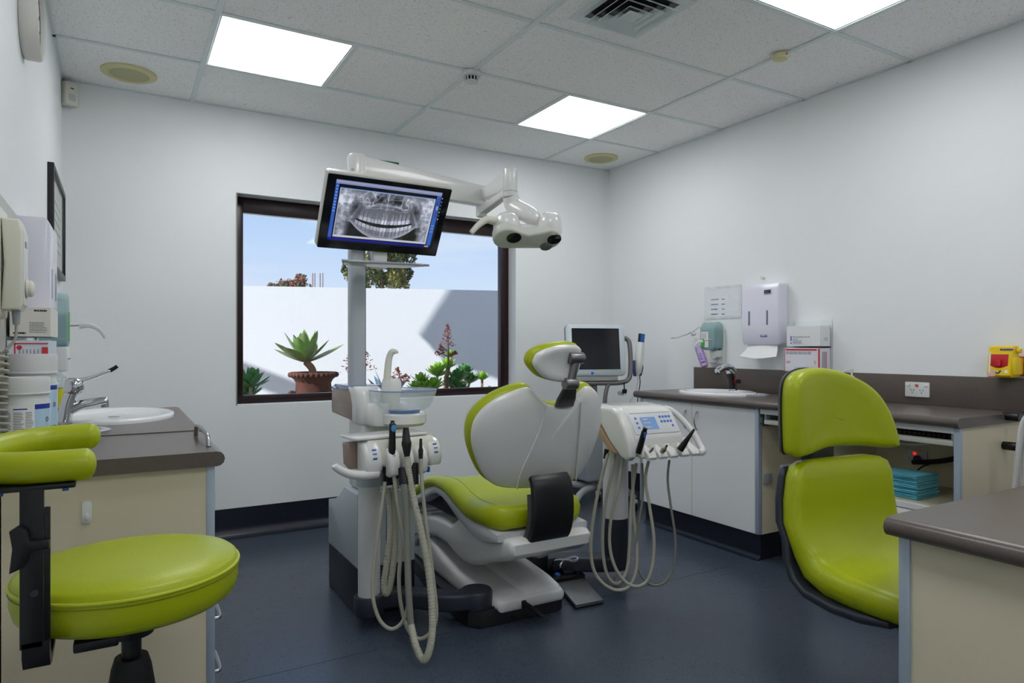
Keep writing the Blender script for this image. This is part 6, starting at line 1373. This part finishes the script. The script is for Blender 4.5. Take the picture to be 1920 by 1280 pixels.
for k in range(3): MB().box(x0+.02+k*.014, x0+.026+k*.014, R1-.0008, R1, gz0+.01, gz0+H1-.02).build('side_print', greyt if k < 2 else redt, t, smooth=0)
# pump bottle behind the chair
c = PZ(1597, 700, RZ); cpx = PX(1597, 690, XR-.10); t = thing('pump_bottle', (cpx.x, cpx.y, RZ), 'small clear pump bottle with white pump behind the green task chair', 'bottle')
MB().lathe([(.001, RZ), (.03, RZ), (.032, RZ+.005), (.032, RZ+.085), (.026, RZ+.105), (.012, RZ+.115), (.001, RZ+.115)], (cpx.x, cpx.y, 0), 28).build('bottle', MATS['bottle_clear'], t, smooth=45)
MB().lathe([(.013, RZ+.113), (.013, RZ+.13), (.005, RZ+.132), (.005, RZ+.155), (.010, RZ+.156), (.010, RZ+.166), (.001, RZ+.167)], (cpx.x, cpx.y, 0), 20).build('pump', whitep, t, smooth=45)
MB().tube([(cpx.x, cpx.y, RZ+.162), (cpx.x-.015, cpx.y+.02, RZ+.16), (cpx.x-.02, cpx.y+.028, RZ+.154)], .004, 8).build('nozzle', whitep, t)
# sharps container
yel = M('sharps_yellow', (238, 204, 10), .35); redc = M('sharps_red', (190, 20, 30), .35)
sz0, sz1 = RW(1880, 706).z, RW(1880, 648).z; sy0, sy1 = PX(1898, 680, XR-.09).y, PX(1852, 680, XR-.09).y
t = thing('sharps_container', (XR, (sy0+sy1)/2, sz0), 'yellow sharps container with red flap above the dark splashback', 'sharps container')
fsh = FR((XR, sy1, 0), (0, -1, 0), (0, 0, 1), (-1, 0, 0)); Wd = sy1-sy0
MB().prism([(0, sz0), (.085, sz0), (.095, sz0+.01), (.075, sz1-.006), (.065, sz1), (.02, sz1), (.015, sz0+.085), (0, sz0+.08)], sy0, sy1, lambda x, z, y: Vector((XR-x-.008, y, z)), .006).build('body', yel, t, smooth=45)
MB().box(XR-.09, XR-.012, sy0-.012, sy0+.004, sz0+.012, sz0+.085, .004).build('side_grip', yel, t)
MB().box(XR-.02, XR, sy0-.02, sy0+.012, sz0+.008, sz0+.09, .003).build('wall_bracket', redc, t)
MB().cyl((XR-.05, sy0-.002, sz1-.022), (XR-.05, sy0-.016, sz1-.022), .010, n=14).build('lid_knob', yel, t)
fq = lambda x, z, d: Vector((XR-.103+.02*(z-sz0)/(sz1-sz0)-d, sy1-x, z))
MB().prism([(Wd*.14, sz0+.05), (Wd*.35, sz0+.042), (Wd*.62, sz0+.042), (Wd*.85, sz0+.052), (Wd*.85, sz0+.10), (Wd*.14, sz0+.10)], -.004, .003, fq, .002).build('red_flap', redc, t)
MB().prism(rounded(Wd*.24, .03, .005, 3, Wd*.48, sz0+.062), .002, .012, fq, .003).build('flap_grip', redc, t)
MB().prism([(Wd*.08, sz0+.02), (Wd*.14, sz0+.02), (Wd*.12, sz1-.025), (Wd*.07, sz1-.025)], -.001, .0015, fq).build('syringe_print', paper, t)
MB().prism([(Wd*.05, sz0+.005), (Wd*.36, sz0+.005), (Wd*.34, sz0+.032), (Wd*.05, sz0+.032)], -.001, .0015, fq).build('pink_label', M('label_pink', (226, 176, 168), .5), t)
MB().prism(ellipse(.007, .007, 16, Wd*.8, sz0+.026), -.001, .0018, fq).build('round_mark', paper, t)
printlines('brand_print', fq(Wd*.5, sz1-.022, .001), (0, -1, 0), (0, 0, 1), .05, .008, 1, navyt, t, .9, 2)
MB().tube(smooth_path([fq(Wd*.38, sz0+.022, .002), fq(Wd*.47, sz0+.018, .002), fq(Wd*.58, sz0+.03, .002)], 4), .003, 6).build('swoosh', navyt, t)
for k in range(3): MB().prism(rounded(.014, .006, .002, 2, Wd*(.42+.16*k), sz1-.04-.004*k), -.001, .0016, fq).build('icon_print', greyt if k % 2 else paper, t)
# hose on black hooks beyond the bench end
hp1 = PX(1918, 783, 3.3); t = thing('hanging_hose', PX(1908, 850, 3.1), 'white hose hanging from black hooks on the shelf cabinet end', 'hose')
MB().tube(smooth_path([PX(1960, 760, 3.08), PX(1930, 775, 3.08), PX(1916, 800, 3.08), PX(1909, 850, 3.08), PX(1903, 905, 3.08), PX(1897, 960, 3.08)], 6), .010, 12).build('hose', whitem, t, smooth=70)
MB().tube(smooth_path([PX(1935, 800, 3.1), PX(1924, 830, 3.1), PX(1921, 870, 3.1), PX(1924, 915, 3.1)], 6), .009, 12).build('hose', whitem, t, smooth=70)
for u, v in ((1912, 782), (1911, 838)):
    c = PX(u, v, 3.22); MB().cyl(c, (c.x, RY0+.014, c.z), .018, n=16, bev=.003).build('hook', blackp, t)

# ================================================================== NEAR DESK (peninsula at the right)
dk = thing('desk', (2.4, .6, 0), 'cream panelled desk with thick dark taupe top in front of the green task chair', 'desk')
dk['label'] = 'cream panelled desk with thick dark taupe top in front of the green task chair'
DZ, DX0, DY0, DY1 = .72, 1.555, .28, .925
bullnose(MB(), DX0, XR, DY0, DY1, DZ-.046, DZ, ('x0',)).build('top', topm, dk, smooth=40)
MB().box(DX0+.052, DX0+.07, DY0+.02, DY1-.012, .0, DZ-.046).build('end_panel', cream, dk, smooth=0)
MB().box(DX0+.07, XR, DY0+.02, DY0+.038, .0, DZ-.046).build('modesty_panel', cream, dk, smooth=0)
MB().box(DX0+.045, DX0+.067, DY1-.036, DY1-.010, .0, DZ-.046, .002).build('edge_strip', alum, dk)

# ================================================================== GREEN TASK CHAIR
tcn = thing('task_chair', (1.72, 1.2, 0), 'lime green task chair with split backrest and dark shell behind the desk', 'chair')
DLv, DRv = 2.02, 2.22                         # the back is turned: left edge nearer than the right
topx = [(1481, 850), (1477, 810), (1476, 770), (1477, 735), (1484, 712), (1502, 697), (1530, 690), (1560, 691), (1590, 698), (1618, 712), (1640, 733), (1655, 762), (1665, 795), (1670, 825), (1668, 836), (1650, 838), (1620, 836), (1585, 837), (1555, 841), (1520, 852), (1495, 856)]
def dep(u): return DLv+(DRv-DLv)*(u-1476)/(1680-1476)
cp0 = PD(1575, 780, dep(1575)); fX = PD(1680, HOR, DRv)-PD(1476, HOR, DLv); fX.z = 0; fX.normalize(); fU = Vector((0, 0, 1)); fN = fX.cross(fU)
tf = FR(cp0, fX, fU, fN)
def tl(u, v): return loc2(u, v, cp0, fX, fU, fN)
o1 = [(p.x, p.y) for p in smooth_path([(*tl(u, v), 0) for u, v in topx], 4, True)]
tb_ = lambda x, y, d: tf(x, y, d+.03*(x/.2)**2)
MB().shell(o1, [(.02, -.07), (.004, -.06), (0, -.04), (0, -.02), (.006, -.004), (.018, .002)], tb_, dome0=-.065, dome1=-.004).build('upper_pad', greenv, tcn, smooth=60)
o1s = [(x*1.0, y*1.0) for x, y in o1]
MB().shell(o1s, [(.02, -.08), (.004, -.076), (0, -.066), (.01, -.06)], tb_, dome0=-.082, dome1=-.06).build('upper_shell', darkp, tcn, smooth=60)
def sec_(v, dd, ul, ur, th, d0, bow=.03):
    L, R = PD(ul, v, dep(ul)+dd), PD(ur, v, dep(ur)+dd); zz = (L.z+R.z)/2; L.z = R.z = zz; c = (L+R)/2; X = (R-L).normalized(); w = (R-L).length/2; n = X.cross(Vector((0, 0, 1)))
    return [c+X*x+n*(y+d0)+n*(bow*(x/w)**2) for x, y in rounded(w*2, th, th*.48, 5)]
low = [(858, 0, 1530, 1635, .02, -.05), (862, 0, 1505, 1653, .045, -.045), (870, 0, 1492, 1663, .062, -.04), (890, 0, 1485, 1668, .072, -.036), (930, 0, 1481, 1671, .076, -.036), (970, -.01, 1479, 1673, .082, -.03), (1000, -.02, 1482, 1675, .09, -.012)]
mb = MB(); rings = [sec_(*q) for q in low]
L, R = PD(1484, 1000, dep(1484)-.02), PD(1675, 1000, dep(1675)-.02); zz = (L.z+R.z)/2; L.z = R.z = zz; X = (R-L).normalized(); n = X.cross(Vector((0, 0, 1))); w = (R-L).length/2; c = (L+R)/2
for (fw, dz_, th, ww) in ((.02, -.04, .10, 1.0), (.055, -.075, .105, 1.03), (.11, -.095, .095, 1.06), (.19, -.098, .09, 1.1), (.28, -.096, .085, 1.12), (.35, -.10, .075, 1.05), (.39, -.11, .05, .9)):
    ang = min(1, fw/.11)*pi/2; Nn = n*cos(ang)+Vector((0, 0, 1))*sin(ang)
    o_ = c+n*fw+Vector((0, 0, dz_)); rings.append([o_+X*(x*ww)+Nn*(y+.015*(x/w)**2) for x, y in rounded(w*2, th, th*.48, 5)])
mb.loft(rings); mb.build('seat_and_back_pad', greenv, tcn, smooth=70)
mb = MB(); shr = [sec_(v, dd, ul, ur+2, .03, d0-.044) for (v, dd, ul, ur, th, d0) in low[2:]]
for (fw, dz_, th, ww) in ((.0, -.06, .03, 1.02), (.03, -.115, .03, 1.04), (.09, -.148, .03, 1.06), (.19, -.155, .03, 1.1), (.28, -.15, .028, 1.1), (.35, -.145, .02, 1.0)):
    ang = min(1, max(.0, fw)/.09)*pi/2; Nn = n*cos(ang)+Vector((0, 0, 1))*sin(ang); o_ = c+n*(fw-.035)+Vector((0, 0, dz_)); shr.append([o_+X*(x*ww*1.01)+Nn*(y+.015*(x/w)**2) for x, y in rounded(w*2, th, th*.45, 5)])
mb.loft(shr); mb.build('shell', darkp, tcn, smooth=70)
lk = tf(-.02, tl(1560, 850)[1], -.06); MB().box(lk.x-.07, lk.x+.05, lk.y-.02, lk.y+.02, lk.z-.04, lk.z+.03, .008).build('back_link', darkp, tcn)
sc_ = c+n*.30; tcn.location = (sc_.x, sc_.y, 0)
for ch_ in tcn.children:
    for q in ch_.data.vertices: q.co += Vector((1.72, 1.2, 0))-Vector((sc_.x, sc_.y, 0))
bpy.context.view_layer.update()
szb = c.z-.19
MB().lathe([(.001, szb+.02), (.11, szb+.02), (.11, szb), (.04, szb-.03), (.001, szb-.03)], (sc_.x, sc_.y, 0), 28).build('seat_plate', blackp, tcn, smooth=45)
MB().cyl((sc_.x, sc_.y, .10), (sc_.x, sc_.y, szb), .026, n=24).build('gas_column', darkp, tcn)
for k in range(5):
    a = 2*pi*k/5+.9; dx, dy = cos(a), sin(a)
    lg = MB().tube([(sc_.x+dx*.02, sc_.y+dy*.02, .12), (sc_.x+dx*.15, sc_.y+dy*.15, .10), (sc_.x+dx*.24, sc_.y+dy*.24, .075)], lambda q: .024-.008*q, 10).build('leg', blackp, tcn, smooth=50)
    MB().cyl((sc_.x+dx*.24-dy*.014, sc_.y+dy*.24+dx*.014, .028), (sc_.x+dx*.24+dy*.014, sc_.y+dy*.24-dx*.014, .028), .0275, n=18).build('castor', blackr, lg)
# green sign on the back wall behind the lamp arm
g0, g1 = PY(720, 302, YB-.02), PY(748, 306, YB-.02); t = thing('wall_sign', (g0.x, YB, 2.17), 'green sign on the back wall peeping over the lamp arm', 'sign')
MB().box(g0.x-.10, g1.x, YB-.022, YB, g1.z-.14, g1.z+.004, .002).build('sign_box', M('sign_green', (10, 110, 60), .4), t)
MB().box(g1.x+.015, g1.x+.03, YB-.012, YB, g1.z-.03, g1.z-.008, .002).build('fixing', ivory, t)
